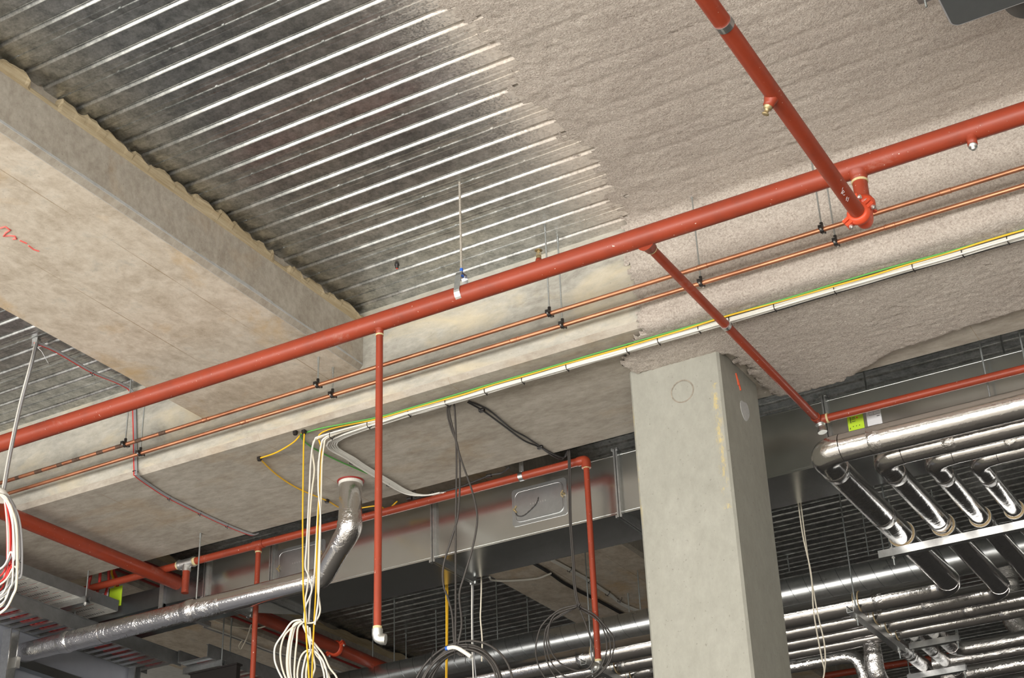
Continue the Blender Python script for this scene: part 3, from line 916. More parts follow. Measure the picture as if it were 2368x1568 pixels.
# ------------------------------------------------------------------ rectangular air duct
DY0, DY1, DZ0, DZ1 = 7.38, 7.81, 4.845, 5.205
duct = thing('air_duct', 'long galvanised rectangular air duct hung behind the concrete beam', 'duct', (-3.5, 7.6, DZ0))
fx = [at_y(u, v, DY0).x for u, v in ((632, 1300), (1005, 1230), (1431, 1110), (1912, 960))]
fx = [fx[0], fx[1], fx[2], fx[3], fx[3] + 1.25, 2.2]
fl_l = at_y(482, 1300, DY0).x
def duct_piece(x0, x1):
    m = MB().box((x0, DY0, DZ0), (x1, DY1, DZ1))
    m.box((x0, DY0 - 0.002, DZ0 - 0.002), (x1, DY0 + 0.010, DZ0 + 0.004)).box((x0, DY0 - 0.002, DZ0 + 0.011), (x1, DY0 + 0.002, DZ0 + 0.014))
    m.box((x0, DY0 - 0.002, DZ1 - 0.004), (x1, DY0 + 0.010, DZ1 + 0.002))
    o = m.build('duct_section', 'duct_steel', duct)
for a, b in zip(fx, fx[1:]): duct_piece(a, b)
def flange(x, z0=DZ0, z1=DZ1, y0=DY0, y1=DY1):
    e = 0.028
    m = MB()
    for dx in (-0.0125, 0.0025):
        m.box((x + dx, y0 - e, z0 - e), (x + dx + 0.010, y0, z1 + e)); m.box((x + dx, y1, z0 - e), (x + dx + 0.010, y1 + e, z1 + e))
        m.box((x + dx, y0, z0 - e), (x + dx + 0.010, y1, z0)); m.box((x + dx, y0, z1), (x + dx + 0.010, y1, z1 + e))
        for yy in (y0 - e, y1 + e - 0.02):
            m.box((x + dx * 2 + 0.003, yy - 0.003, z0 - e - 0.004), (x + dx * 2 + 0.013, yy + 0.023, z0 - e + 0.012))
            m.box((x + dx * 2 + 0.003, yy - 0.003, z1 + e - 0.012), (x + dx * 2 + 0.013, yy + 0.023, z1 + e + 0.004))
    m.build('flange', 'zinc', duct)
for x in fx[:-1]: flange(x)
# taper to the smaller end, then a dropped offset away to the left
zt = 4.97
def loft(x0, r0, x1, r1, name, mat='duct_steel_dark'):
    (y0, y1, z0, z1), (Y0, Y1, Z0, Z1) = r0, r1
    return MB().add([(x0, y0, z0), (x0, y1, z0), (x0, y1, z1), (x0, y0, z1), (x1, Y0, Z0), (x1, Y1, Z0), (x1, Y1, Z1), (x1, Y0, Z1)],
                    [(0, 4, 5, 1), (1, 5, 6, 2), (2, 6, 7, 3), (3, 7, 4, 0), (0, 1, 2, 3), (4, 7, 6, 5)]).build(name, mat, duct)
loft(fx[0], (DY0, DY1, DZ0, DZ1), fl_l, (DY0, DY1, zt, DZ1), 'taper', 'duct_steel')
flange(fl_l, zt, DZ1)
xo = at_y(383, 1397, DY0)
loft(fl_l, (DY0, DY1, zt, DZ1), xo.x, (DY0, DY1, xo.z, DZ1 - 0.1), 'offset')
loft(xo.x, (DY0, DY1, xo.z, DZ1 - 0.1), -9.5, (DY0, DY1, xo.z - 0.05, DZ1 - 0.1), 'duct_section')
m = MB().box((xo.x - 0.035, DY0 - 0.02, xo.z - 0.03), (xo.x, DY1 + 0.03, xo.z)).box((xo.x - 0.035, DY0 - 0.03, xo.z - 0.03), (xo.x, DY0, DZ1 - 0.08))
m.build('flange', 'zinc', duct)

def rrect(x0, x1, z0, z1, r, y, k=6):
    out = []
    for cx_, cz_, a0 in ((x1 - r, z1 - r, 0), (x0 + r, z1 - r, PI / 2), (x0 + r, z0 + r, PI), (x1 - r, z0 + r, 1.5 * PI)):
        for i in range(k + 1):
            a = a0 + PI / 2 * i / k
            out.append(Vector((cx_ + r * math.cos(a), y, cz_ + r * math.sin(a))))
    return out
def access_door(xa, xb, za, zb, chain):
    y = DY0
    d = MB().prism(rrect(xa, xb, za, zb, 0.02, y + 0.001), (0, -0.004, 0)).build('access_door', 'door_steel', duct)
    ins = 0.022
    MB().tube(rrect(xa + ins, xb - ins, za + ins, zb - ins, 0.035, y - 0.004), 0.0032, 8, closed=True).build('rim', 'zinc', d)
    MB().prism(rrect(xa + ins + .004, xb - ins - .004, za + ins + .004, zb - ins - .004, 0.033, y - 0.003), (0, -0.0035, 0)).build('panel', 'door_steel', d)
    for x, s in ((xa + 0.016, 1), (xb - 0.016, -1)):
        zc = (za + zb) / 2 + (0.012 if s < 0 else -0.012)
        MB().lathe((x, y - 0.003, zc), -Y, [(0, 0.008), (0.008, 0.008), (0.010, 0.004), (0.018, 0.004)], 8).obox((x + s * 0.010, y - 0.012, zc + 0.012), Vector((0.6, 0, 0.8)), Y, Vector((-0.8, 0, 0.6)), 0.012, 0.0015, 0.004).obox((x + s * 0.010, y - 0.012, zc - 0.012), Vector((0.6, 0, -0.8)), Y, Vector((0.8, 0, 0.6)), 0.012, 0.0015, 0.004).build('latch', 'brass', d)
    if chain:
        a = Vector((xa + 0.02, y - 0.010, (za + zb) / 2 - 0.02)); b = Vector(((xa + xb) / 2 - 0.0, y - 0.010, (za + zb) / 2 + 0.03))
        pts = [a, a + Vector((0.02, 0, -0.035)), a + Vector((0.065, 0, -0.038)), b + Vector((-0.02, 0, -0.04)), b]
        P = smooth_path(pts, 7); mm = MB()
        for i in range(0, len(P) - 1):
            mm.tube([P[i], P[i + 1]], 0.0022 if i % 2 else 0.0036, 6)
        mm.build('chain', 'dark_cable', d)
    w_ = (xb - xa)
    for i in range(7):                       # pressed lettering, too faint to read
        MB().box((xa + w_ * (0.34 + 0.045 * i), y - 0.0072, (za + zb) / 2 - 0.004), (xa + w_ * (0.34 + 0.045 * i) + 0.007, y - 0.0062, (za + zb) / 2 + 0.006)).build('embossing', 'zinc', d)
pa = at_y(1185, 1178, DY0); pb = at_y(1311, 1146, DY0); zq0 = at_y(1187, 1220, DY0).z; zq1 = at_y(1184, 1135, DY0).z
access_door(pa.x, pb.x, zq0, zq1, True)
access_door(at_y(640, 1300, DY0).x, at_y(752, 1290, DY0).x, zq0, zq1, False)
def card(ua, va, ub, vb, mat, lab, rows, dot=None, y=DY0):
    a = at_y(ua, va, y); b = at_y(ub, vb, y)
    x0, x1 = sorted((a.x, b.x)); z0, z1 = sorted((a.z, b.z))
    o = tag(MB().box((x0, y - 0.0035, z0), (x1, y - 0.001, z1)).build('card', mat, duct), lab)
    m = MB()
    for (fx0, fx1, fz0, fz1) in rows:
        m.box((x0 + (x1 - x0) * fx0, y - 0.0042, z0 + (z1 - z0) * fz0), (x0 + (x1 - x0) * fx1, y - 0.0034, z0 + (z1 - z0) * fz1))
    m.build('print', 'ink', o)
    if dot:
        MB().cyl((x0 + (x1 - x0) * dot[0], y - 0.0043, z0 + (z1 - z0) * dot[1]), (x0 + (x1 - x0) * dot[0], y - 0.003, z0 + (z1 - z0) * dot[1]), 0.0045, n=12).build('spot', 'red_ink', o)
card(1958, 960, 2000, 990, 'lime_card', 'lime green card label', [(0.18, 0.22, 0.45, 0.8), (0.28, 0.5, 0.72, 0.75), (0.28, 0.52, 0.64, 0.66), (0.28, 0.5, 0.5, 0.53), (0.1, 0.14, 0.1, 0.2), (0.3, 0.34, 0.2, 0.26), (0.5, 0.54, 0.2, 0.26), (0.7, 0.74, 0.2, 0.26)], (0.62, 0.7))
card(2001, 945, 2042, 985, 'white_card', 'white form label with ruled lines', [(0.2, 0.95, 0.9, 0.91), (0.2, 0.95, 0.75, 0.76), (0.2, 0.95, 0.6, 0.61), (0.2, 0.21, 0.6, 0.9), (0.5, 0.51, 0.6, 0.9), (0.7, 0.9, 0.5, 0.53)])
DYL = DY0
card(253, 1362, 280, 1400, 'lime_card', 'lime green card label', [(0.6, 0.8, 0.2, 0.24)])
card(228, 1365, 252, 1392, 'white_card', 'small white card label', [(0.2, 0.9, 0.7, 0.72)])

# ------------------------------------------------------------------ foil-wrapped pipes
def foil_pipe(name, pts, r, label, mat='foil', bands=(), rad=0.14, group=None, radii=None):
    pts = [Vector(p) for p in pts]
    t = thing(name, label, 'pipe', pts[1], group)
    P = fillet(pts, rad, 9)
    # straight lengths and bends as separate sleeves
    cur = [P[0]]; k = 1; n = len(pts)
    seg_i = 1
    i = 1
    for j in range(1, n - 1):
        cur.append(P[i]); MB().tube(cur, r, 26).build('sleeve', mat, t)
        bend = P[i:i + 10]
        MB().tube(bend, r + 0.0015, 26).build('bend', mat, t)
        i += 9
        cur = [P[i]]; i += 1
    cur.append(P[-1]); MB().tube(cur, r, 26).build('sleeve', mat, t)
    # tape rings where lengths meet
    for j, f in bands:
        a, b = pts[j], pts[j + 1]
        c = a + (b - a) * f; d = (b - a).normalized()
        MB().lathe(c - d * 0.03, d, [(0, r), (0.001, r + 0.0012), (0.02, r + 0.0018), (0.06, r + 0.0012), (0.061, r)], 26).build('tape', 'foil_crumpled', t)
    return t
ZF = 4.6
XI = (-2.03, -1.80, -1.60, -1.42); YI = (6.68, 6.89, 7.05, 7.185); YO = (8.96, 9.24, 9.47, 9.68); RI = (0.068, 0.058, 0.052, 0.047)
names = ('first and thickest', 'second', 'third', 'fourth and thinnest')
foils = []
for i in range(4):
    sag = 0.0 if i < 2 else -0.002
    foils.append(foil_pipe('insulated_pipe', [(2.0, YI[i], ZF), (XI[i], YI[i], ZF), (XI[i], YO[i], ZF), (-9.5, YO[i], ZF)], RI[i],
                 names[i] + ' of the four foil-wrapped pipes bending under the duct at right', 'foil', [(0, 0.93 - 0.02 * i), (0, 0.72), (1, 0.10), (1, 0.42), (2, 0.06), (2, 0.33)], 0.115))
def channel(a, b, name, mat, parent=None, h=0.021, up=Z):
    """slotted strut: an open channel from a to b, mouth up"""
    a = Vector(a); b = Vector(b); d = (b - a).normalized(); s = d.cross(up).normalized()
    pr = [(-h, h), (-h, -h), (h, -h), (h, h), (h - 0.007, h), (h - 0.007, h - 0.002), (h - 0.002, h - 0.002), (h - 0.002, -h + 0.002), (-h + 0.002, -h + 0.002), (-h + 0.002, h - 0.002), (-h + 0.007, h - 0.002), (-h + 0.007, h)]
    n = len(pr); m = MB()
    V = [a + s * x + up * z for x, z in pr] + [b + s * x + up * z for x, z in pr]
    m.add(V, [(i, (i + 1) % n, n + (i + 1) % n, n + i) for i in range(n)] + [list(range(n - 1, -1, -1)), list(range(n, 2 * n))])
    return m.build(name, mat, parent)
def trapeze(a, b, rods, label, collars=(), tails=0.05, ztop=DECK):
    a = Vector(a); b = Vector(b)
    t = thing('trapeze_hanger', label, 'hanger', a)
    channel(a, b, 'strut', 'zinc', t)
    for f in rods:
        p = a + (b - a) * f
        MB().tube([p - Z * (tails + 0.021), Vector((p.x, p.y, ztop + 0.003))], 0.0048, 8).build('rod', 'zinc_rod', t)
        MB().lathe(p - Z * 0.034, Z, [(0, 0.010), (0.010, 0.010)], 6, False).lathe(p + Z * 0.022, Z, [(0, 0.010), (0.010, 0.010)], 6, False).build('nut', 'bolt_zinc', t)
    for c, ax, r in collars:
        c = Vector(c)
        MB().band(c, ax, r + 0.001, r + 0.0055, 0.034, 28).build('insulation_collar', 'rubber_tan', t)
        cl = MB().band(c, ax, r + 0.006, r + 0.008, 0.024, 28)
        cl.build('pipe_clamp', 'zinc', t)
    return t
YT = 7.97
trapeze((-2.17, YT, ZF - 0.092), (0.8, YT, ZF - 0.092), (0.025, 0.29, 0.8), 'bright strut hanger under the four foil-wrapped pipes', [((XI[i], YT + 0.0, ZF), Y, RI[i]) for i in range(4)])
hp = at_z(1945, 1392, ZF - 0.09)
trapeze((hp.x, YO[0] - 0.20, ZF - 0.09), (hp.x, YO[3] + 0.10, ZF - 0.09), (0.12, 0.93), 'dark strut hanger under the foil-wrapped pipes right of the column', [((hp.x, YO[i], ZF), X, RI[i]) for i in range(4)])
hp = at_z(1345, 1528, ZF - 0.09)
trapeze((hp.x, YO[0] - 0.20, ZF - 0.09), (hp.x, YO[3] + 0.10, ZF - 0.09), (0.12, 0.93), 'dark strut hanger under the foil-wrapped pipes left of the column', [((hp.x, YO[i], ZF), X, RI[i]) for i in range(4)], ztop=ZA)

# spiral duct
sp = thing('spiral_duct', 'round spiral-wound galvanised duct above the foil-wrapped pipes', 'duct', (-3, 9.66, 4.99))
MB().tube([(2.5, 9.66, 4.99), (-10, 9.66, 4.99)], 0.102, 36).build('duct', 'spiral_steel', sp)
m = MB()
for i in range(108):
    x = 2.4 - i * 0.115
    m.tube([(x + 0.058 * k / 12 * 2, 9.66 + 0.1022 * math.cos(2 * PI * k / 24), 4.99 + 0.1022 * math.sin(2 * PI * k / 24)) for k in range(25)], 0.0022, 4, False)
tag(m.build('seam', 'duct_steel_dark', sp), kind='stuff')

# foil duct from the soffit, kinking and running off to the left
P0 = at_z(811, 1113, ZB)
P1 = Vector((P0.x, P0.y, at_y(806, 1225, P0.y).z))
P2 = at_y(742, 1338, 6.93)
P3 = at_y(45, 1512, 6.93)
fd = thing('vent_pipe', 'crinkled foil-wrapped vent pipe dropping from the soffit and running left', 'pipe', P0)
MB().tube([P0, P0 - Z * 0.20], 0.0665, 28).build('sleeve', 'foil', fd)
MB().tube(fillet([P0 - Z * 0.19, P1, P1 + (P2 - P1) * 0.35], 0.07, 6), 0.071, 28, radii=[0.067, 0.070, 0.074, 0.073, 0.0715, 0.070, 0.069, 0.069, 0.066]).build('bend', 'foil_crumpled', fd)
MB().tube([P1 + (P2 - P1) * 0.33, P2 + (P1 - P2) * 0.12], 0.064, 26).build('sleeve', 'foil', fd)
MB().tube(fillet([P2 + (P1 - P2) * 0.2, P2, P2 + (P3 - P2) * 0.04], 0.05, 6), 0.0645, 26).build('bend', 'foil_crumpled', fd)
prev = 0.03
for f, rr, mt in ((0.30, 0.0625, 'foil'), (0.415, 0.064, 'foil_crumpled'), (0.70, 0.0625, 'foil_crumpled'), (0.80, 0.065, 'foil_crumpled'), (1.0, 0.064, 'foil_crumpled')):
    MB().tube([P2 + (P3 - P2) * prev, P2 + (P3 - P2) * (f + 0.004)], rr, 26).build('sleeve', mt, fd); prev = f
d = (P3 - P2).normalized()
for f in (0.405, 0.83):
    c = P2 + (P3 - P2) * f
    MB().lathe(c - d * 0.05, d, [(0, 0.062), (0.02, 0.069), (0.05, 0.072), (0.075, 0.068), (0.10, 0.062)], 26).build('tape', 'foil_crumpled', fd)
MB().band(P0 - Z * 0.012, Z, 0.060, 0.070, 0.026, 30).build('collar', 'white_pvc', fd)
MB().ring(P0 - Z * 0.002, Z, 0.073, 0.006, 30).build('sealant', 'dark_red_pvc', fd)
q = at_z(482, 1262, ZB)
c = P2 + (P3 - P2) * 0.39
rb = thing('hanger_rod', 'zinc rod from the beam edge down to the foil vent pipe', 'rod', (c.x, 7.0, c.z))
MB().tube([(c.x, 6.93, c.z + 0.05), (c.x, 6.93, ZB + 0.005)], 0.0048, 8).build('rod', 'zinc_rod', rb)
MB().lathe((c.x, 6.93, ZB - 0.03), Z, [(0, 0.007), (0.029, 0.007)], 8).build('anchor', 'zinc_rod', rb)
# smaller crumpled pipes low at right
zz = 4.75
def far_pipe(pts, r, label, z=None):
    return foil_pipe('insulated_pipe', pts, r, label, 'foil_crumpled', [(0, 0.5)], 0.12)
A_ = at_z(2062, 1479, zz); B_ = at_z(2107, 1462, zz); C_ = at_z(2150, 1457, zz)
E_ = at_z(1968, 1492, 4.6)
far_pipe([(A_.x, A_.y - 0.35, zz), (A_.x, A_.y + 1.2, zz), (A_.x, A_.y + 2.4, zz)], 0.05, 'small crinkled foil pipe running away low at right, left one of three')
far_pipe([(B_.x, B_.y - 0.2, zz), (B_.x, B_.y + 1.2, zz), (B_.x, B_.y + 2.6, zz)], 0.045, 'small crinkled foil pipe running away low at right, middle one of three')
D_ = at_z(2195, 1506, zz)
far_pipe([(C_.x + 0.02, C_.y - 0.3, zz), (C_.x + 0.02, D_.y, zz), (3.0, D_.y, zz)], 0.05, 'small crinkled foil pipe turning right low at right, right one of three')
far_pipe([(-9, YO[3] + 0.24, ZF - 0.02), (E_.x, YO[3] + 0.24, ZF - 0.02), (E_.x + 0.02, YO[3] + 0.30, ZF - 0.5), (E_.x + 0.02, YO[3] + 1.2, ZF - 0.55)], 0.045, 'crumpled foil pipe turning down just right of the column')
E2 = at_z(2012, 1470, 4.62)
far_pipe([(E2.x, E2.y, ZF + 0.02), (E2.x, E2.y, ZF - 0.27), (E2.x, E2.y + 1.6, ZF - 0.27)], 0.058, 'foil pipe dropping then running away right of the column')
S1 = at_z(2104, 1496, zz - 0.07); S2 = at_z(2227, 1482, zz - 0.07)
trapeze(S1, (S2.x, S1.y, zz - 0.07), (0.05, 0.95), 'short strut hanger low at right under the small foil pipes')
S1 = at_z(2100, 1568, zz - 0.07); S2 = at_z(2240, 1549, zz - 0.07)
trapeze(S1, (S2.x, S1.y, zz - 0.07), (0.04, 0.96), 'second short strut hanger at the bottom edge under the small foil pipes')
yy = D_.y + 0.45
for k, (y, r) in enumerate(((D_.y + 0.24, 0.05), (D_.y + 0.62, 0.06), (D_.y + 1.1, 0.06))):
    q = at_y(2190, 1530, y)
    far_pipe([(q.x - 0.1 - 0.2 * k, y, zz), (q.x + 1.5, y, zz), (4, y, zz)], r, ('thin foil pipe crossing behind the low strut hangers', 'foil pipe crossing at lower right corner', 'farthest foil pipe crossing at lower right corner')[k])
q = at_z(2352, 1470, zz + 0.1)
far_pipe([(q.x, q.y, DECK - 0.2), (q.x, q.y, zz + 0.15), (q.x + 0.5, q.y, zz)], 0.085, 'fat crumpled foil pipe dropping at the right edge')
a = at_y(1890, 1566, 13.2); b = at_y(2100, 1532, 13.2)
tag(MB().tube([a + (a - b) * 2, b + (b - a) * 2], 0.03, 12).build('range_pipe', 'red_paint'), 'distant red pipe at the bottom behind the small foil pipes', 'pipe')

# ------------------------------------------------------------------ hanger rods in the far bay
def vrod(u, vtop, vbot, ztop, label, group=None, r=0.005):
    p = at_z(u, vtop, ztop)
    q = at_y(u, vbot, p.y)
    t = thing('hanger_rod', label, 'rod', (p.x, p.y, q.z), group)
    MB().tube([(p.x, p.y, q.z), (p.x, p.y, ztop + 0.004)], r, 8).build('rod', 'zinc_rod', t)
    MB().lathe((p.x, p.y, ztop - 0.035), Z, [(0, 0.0075), (0.034, 0.0075)], 8).build('anchor', 'zinc_rod', t)
RG = 'thin hanger rods below the far decking'
RL = 'thin zinc hanger rod hanging from the dark far decking'
for u, a, b in ((939, 1466, 1547), (1008, 1412, 1522), (1076, 1428, 1506), (1147, 1346, 1508), (1219, 1384, 1492), (863, 1402, 1560), (912, 1388, 1540), (1329, 1440, 1475)):
    vrod(u, a, b, DECK, RL, RG)
vrod(1452, 1372, 1446, ZA, 'zinc rod from the far soffit just left of the column')
vrod(536, 1430, 1530, ZA, 'zinc rod from the far soffit down to the lower cable ladder')
for u, a, b, l in ((1993, 1180, 1290, 'zinc rod against the decking right of the column, farther of two'), (1822, 1294, 1322, 'short zinc rod beside the column above the spiral duct')):
    vrod(u, a, b, DECK, l)
for u, a, b, l in ((2266, 800, 905, 'zinc rod in front of the duct at right, left of a pair'), (2345, 715, 880, 'zinc rod in front of the duct at the right edge')):
    p = at_y(u, a, 7.30); q = at_y(u + 0.10 * (b - a), b, 7.30)
    tag(MB().tube([(p.x, 7.30, 4.62), (p.x, 7.30, DECK)], 0.005, 8).build('hanger_rod', 'zinc_rod'), l, 'rod')
p = at_y(2250, 1020, 7.30)

# ------------------------------------------------------------------ cables on the soffit of the beam
ZK = ZB - 0.008
ZW = ZB - 0.036                               # the tied bundle hangs just clear of the sprayed coat
def sag_line(x0, x1, y, z, amp, seed):
    n = max(4, int(abs(x1 - x0) / 0.18)); out = []
    for i in range(n + 1):
        x = x0 + (x1 - x0) * i / n
        out.append(Vector((x, y + amp * noise.noise(Vector((x * 1.6, seed, 0))), z - 0.003 - abs(amp * 0.7 * noise.noise(Vector((x * 2.3, seed, 5)))))))
    return out
YW = 6.145
WG = 'white cables bundled along the beam soffit'
WL = 'white cable in the bundle tied along the beam soffit'
endL = [at_z(u, v, ZK) for u, v in ((757, 1008), (752, 1006), (748, 1004), (744, 1003), (740, 1003), (737, 1002), (733, 1002))]
hangs = {  # traces of the white cables hanging from the left end of the bundle
    0: [(727, 1020), (719, 1065), (715, 1145), (709, 1260), (706, 1310), (713, 1330), (721, 1365), (706, 1405), (703, 1440)],
    1: [(723, 1035), (727, 1085), (721, 1140), (715, 1225), (712, 1345), (706, 1390), (709, 1440)],
    2: [(741, 1040), (736, 1125), (741, 1190), (739, 1300), (736, 1385), (728, 1445)],
    3: [(748, 1040), (742, 1170), (735, 1345), (738, 1385), (740, 1415), (728, 1438), (706, 1441)],
    4: [(738, 1060), (736, 1110), (740, 1115), (734, 1200), (727, 1330), (718, 1380), (714, 1440)]}
ORDER = {0: 'leftmost', 1: 'second from left', 4: 'third from left', 3: 'second from right', 2: 'rightmost'}
for i in range(11):
    off = (i % 5 - 2) * 0.0085; lo = (i // 5) * 0.008
    line = sag_line(1.2, -4.1, YW + off, ZW - lo, 0.012, i * 3.3)
    if i < 5:
        tr = hangs[i]
        yp = YW + off
        p = line + [Vector((at_y(tr[0][0], tr[0][1], yp).x + 0.07, yp, ZW))] + [at_y(u, v, yp) for u, v in tr]
        cable(p, 0.0048, 'cream_pvc' if i % 2 else 'white_pvc', 'cable', ORDER[i] + ' of the five white cables hanging from the soffit to the white coil', 'white cables hanging from the soffit bundle')
    else:
        tail = [at_z(u, v, ZK - 0.002 - lo) + Vector((off * 1.3, off * 0.7, 0)) for u, v in ((770, 1022), (815, 1063), (856, 1090), (898, 1115), (930, 1134), (958, 1144), (995, 1145), (1027, 1139))]
        cable(line + tail, 0.0048, 'white_pvc', 'cable', 'white cable tied along the soffit then turning back over the duct', WG)
cable(sag_line(1.2, -4.2, YW - 0.035, ZW - 0.002, 0.012, 40) + [at_z(u, v, ZK) for u, v in ((745, 1000),)] + [at_y(u, v, 6.16) for u, v in ((744, 1050), (735, 1200), (731, 1350), (727, 1430), (724, 1490), (720, 1600))], 0.0045, 'yellow_pvc', 'cable', 'yellow cable along the soffit bundle, then hanging right of the white cables')
cable(sag_line(1.2, -4.2, YW - 0.042, ZW + 0.001, 0.008, 44) + [at_z(u, v, ZK) for u, v in ((745, 990), (705, 1002), (695, 1008), (715, 1030), (770, 1060), (850, 1095))], 0.0042, 'green_pvc', 'cable', 'green cable along the upper edge of the soffit bundle')
cable(sag_line(1.2, -2.0, YW + 0.030, ZW - 0.004, 0.010, 48) + [Vector((-2.3, YW + 0.02, ZW)), Vector((-2.5, YW + 0.012, ZW))], 0.0055, 'black_pvc', 'cable', 'black cable under the right half of the soffit bundle')
cable([at_z(600, 1060, ZK), at_z(640, 1046, ZK - 0.02), at_z(680, 1022, ZK - 0.012), at_z(702, 1000, ZK)] + [at_y(u, v, 6.08) for u, v in ((702, 1040), (700, 1200), (701, 1350), (705, 1420), (713, 1540), (716, 1600))], 0.0045, 'yellow_pvc', 'cable', 'yellow cable looping from a far clip and hanging left of the white cables')
cable([at_z(u, v, ZK) for u, v in ((600, 1060), (640, 1098), (690, 1130), (756, 1158), (800, 1178), (870, 1170), (895, 1178))] + [Vector((-4.80, 7.2, ZK + 0.01))], 0.0042, 'yellow_pvc', 'cable', 'yellow cable crossing the soffit to the foil vent pipe')
for u, v, l in ((600, 1060, 'at the far left bend of the yellow cable'), (703, 998, 'where the yellow and green cables meet'), (756, 1158, 'on the yellow cable left of the foil vent'), (683, 1000, 'near the beam edge left of the bundle')):
    p = at_z(u, v, ZK)
    tag(MB().box((p.x - 0.010, p.y - 0.010, ZB - 0.016), (p.x + 0.010, p.y + 0.010, ZB)).cyl(p - Z * 0.004, p - Z * 0.014, 0.012, n=10).build('cable_clip', 'black_plastic'), 'small black soffit clip ' + l, 'clip')
def tie(c, axis, r, lab, grp, tail=True):
    axis = Vector(axis).normalized(); c = Vector(c)
    u = axis.orthogonal().normalized(); v = axis.cross(u)
    m = MB().tube([c + u * r * math.cos(2 * PI * i / 16) + v * r * 0.7 * math.sin(2 * PI * i / 16) for i in range(16)], 0.0022, 6, closed=True)
    if tail:
        m.tube([c - Z * r * 0.7, c - Z * (r * 0.7 + 0.012) + axis * 0.004], 0.0028, 6)
    tag(m.build('cable_tie', 'black_plastic'), lab, 'cable tie', grp)
for u, v in ((765, 1003), (852, 978), (950, 953), (1038, 930), (1133, 907), (1216, 880), (1318, 850), (1463, 815), (1530, 790), (1622, 762), (1687, 735), (1795, 710), (1935, 672), (2117, 622), (2232, 592), (2335, 560)):
    p = at_z(u, v, ZW)
    tie((p.x, YW, ZW - 0.004), X, 0.027, 'black cable tie round the cable bundle on the soffit', 'black ties along the soffit bundle')
for u, v in ((813, 1065), (898, 1116), (956, 1141), (998, 1144)):
    p = at_z(u, v, ZK)
    tie(p, (0.4, 1, 0), 0.022, 'black cable tie round the white cables turning over the duct', 'black ties on the turning white cables')

# white coil at the foot of the hanging cables
yc = 6.17
wc = thing('cable_coil', 'looped coil of white cables hanging at the bottom left of centre', 'cable', at_y(705, 1440, yc))
def px5(lst): return [(600 + a / 5.92, 1350 + b / 5.92) for a, b in lst]
loops = [[(600, 490), (450, 520), (330, 680), (220, 850), (205, 1000), (230, 1120), (310, 1290), (450, 1500)],
         [(600, 500), (500, 560), (350, 700), (290, 900), (300, 1100), (360, 1290), (480, 1480)],
         [(600, 515), (480, 565), (420, 750), (390, 950), (385, 1120), (410, 1290), (500, 1500)],
         [(605, 520), (500, 575), (450, 750), (425, 950), (420, 1120), (440, 1290), (520, 1500)],
         [(610, 520), (530, 600), (510, 800), (490, 1000), (480, 1290), (540, 1500)],
         [(600, 560), (660, 700), (780, 850), (880, 980), (960, 1150), (1060, 1290), (1050, 1450), (900, 1560)],
         [(600, 580), (680, 760), (790, 920), (850, 1100), (890, 1290), (860, 1500)],
         [(640, 560), (700, 720), (760, 940), (840, 1060), (960, 1290), (940, 1480)],
         [(700, 895), (610, 940), (550, 1050), (520, 1290), (600, 1520)],
         [(705, 900), (650, 960), (610, 1100), (585, 1290), (640, 1500)],
         [(710, 905), (690, 980), (650, 1120), (640, 1290), (680, 1480)],
         [(715, 905), (740, 1000), (760, 1150), (720, 1290), (690, 1480)],
         [(720, 900), (800, 960), (880, 1080), (930, 1290), (880, 1500)],
         [(690, 600), (700, 740), (690, 880)], [(660, 580), (670, 740), (700, 890)]]
for i, l in enumerate(loops):
    MB().tube(smooth_path([at_y(u, v, yc + 0.008 * (i % 4)) for u, v in px5(l)], 6), 0.0050 if i != 2 else 0.009, 8).build('loop', 'cream_pvc' if i % 3 else 'white_pvc', wc)
tie(at_y(704, 1437, yc), (0.6, 0.1, 1), 0.02, 'black cable tie round the top of the white coil', None)

# dark cables hanging from the bundle to a coil
def px3(lst): return [(900 + a / 2.537, 950 + b / 2.537) for a, b in lst]
yb = 6.22
bg = 'dark cables hanging from the soffit to the coil'
for lab, l in (('dark grey cable hanging straight from the soffit to the dark coil', [(372, -55), (385, 0), (395, 300), (390, 700), (390, 1100), (392, 1380), (420, 1440)]),
          ('dark grey cable bulging left on its way down to the dark coil', [(366, -55), (340, 0), (365, 110), (400, 200), (415, 350), (405, 600), (375, 720), (320, 900), (318, 1020), (345, 1100), (370, 1200), (385, 1380), (430, 1440)]),
          ('dark grey cable bulging right on its way down to the dark coil', [(370, -55), (352, 0), (380, 130), (420, 280), (480, 450), (510, 570), (515, 660), (490, 800), (440, 970), (412, 1080), (425, 1250), (405, 1380), (440, 1440)])):
    cable([at_y(u, v, yb) for u, v in px3(l)], 0.0052, 'dark_cable', 'cable', lab)
dc = thing('cable_coil', 'coil of dark grey cable with a white sleeve at the bottom centre', 'cable', at_y(1065, 1500, yb))
ctr = at_y(1066, 1608, yb)
for i in range(7):
    R = 0.205 + 0.014 * (i % 4) + 0.008 * random.random()
    yo = yb + 0.010 * (i - 3)
    ex_ = 0.03 * random.uniform(-1, 1)
    MB().tube([ctr + Vector(((R * 1.0 + ex_) * math.cos(a), yo - ctr.y, R * 1.02 * math.sin(a))) for a in [2 * PI * k / 48 for k in range(48)]], 0.0056, 8, closed=True).build('loop', 'dark_cable', dc)
sl = [at_y(u, v, yb - 0.03) for u, v in ((1036, 1499), (1050, 1497), (1066, 1503), (1090, 1519))]
tag(MB().tube(smooth_path(sl, 5), 0.0105, 10).build('sleeve', 'white_pvc', dc), 'white plastic sleeve')
tag(MB().tube([sl[0] + (sl[0] - sl[1]) * 0.35, sl[0] + (sl[1] - sl[0]) * 0.1], 0.0102, 10).build('sleeve_end', 'blue_tape', dc), 'blue end of the sleeve')
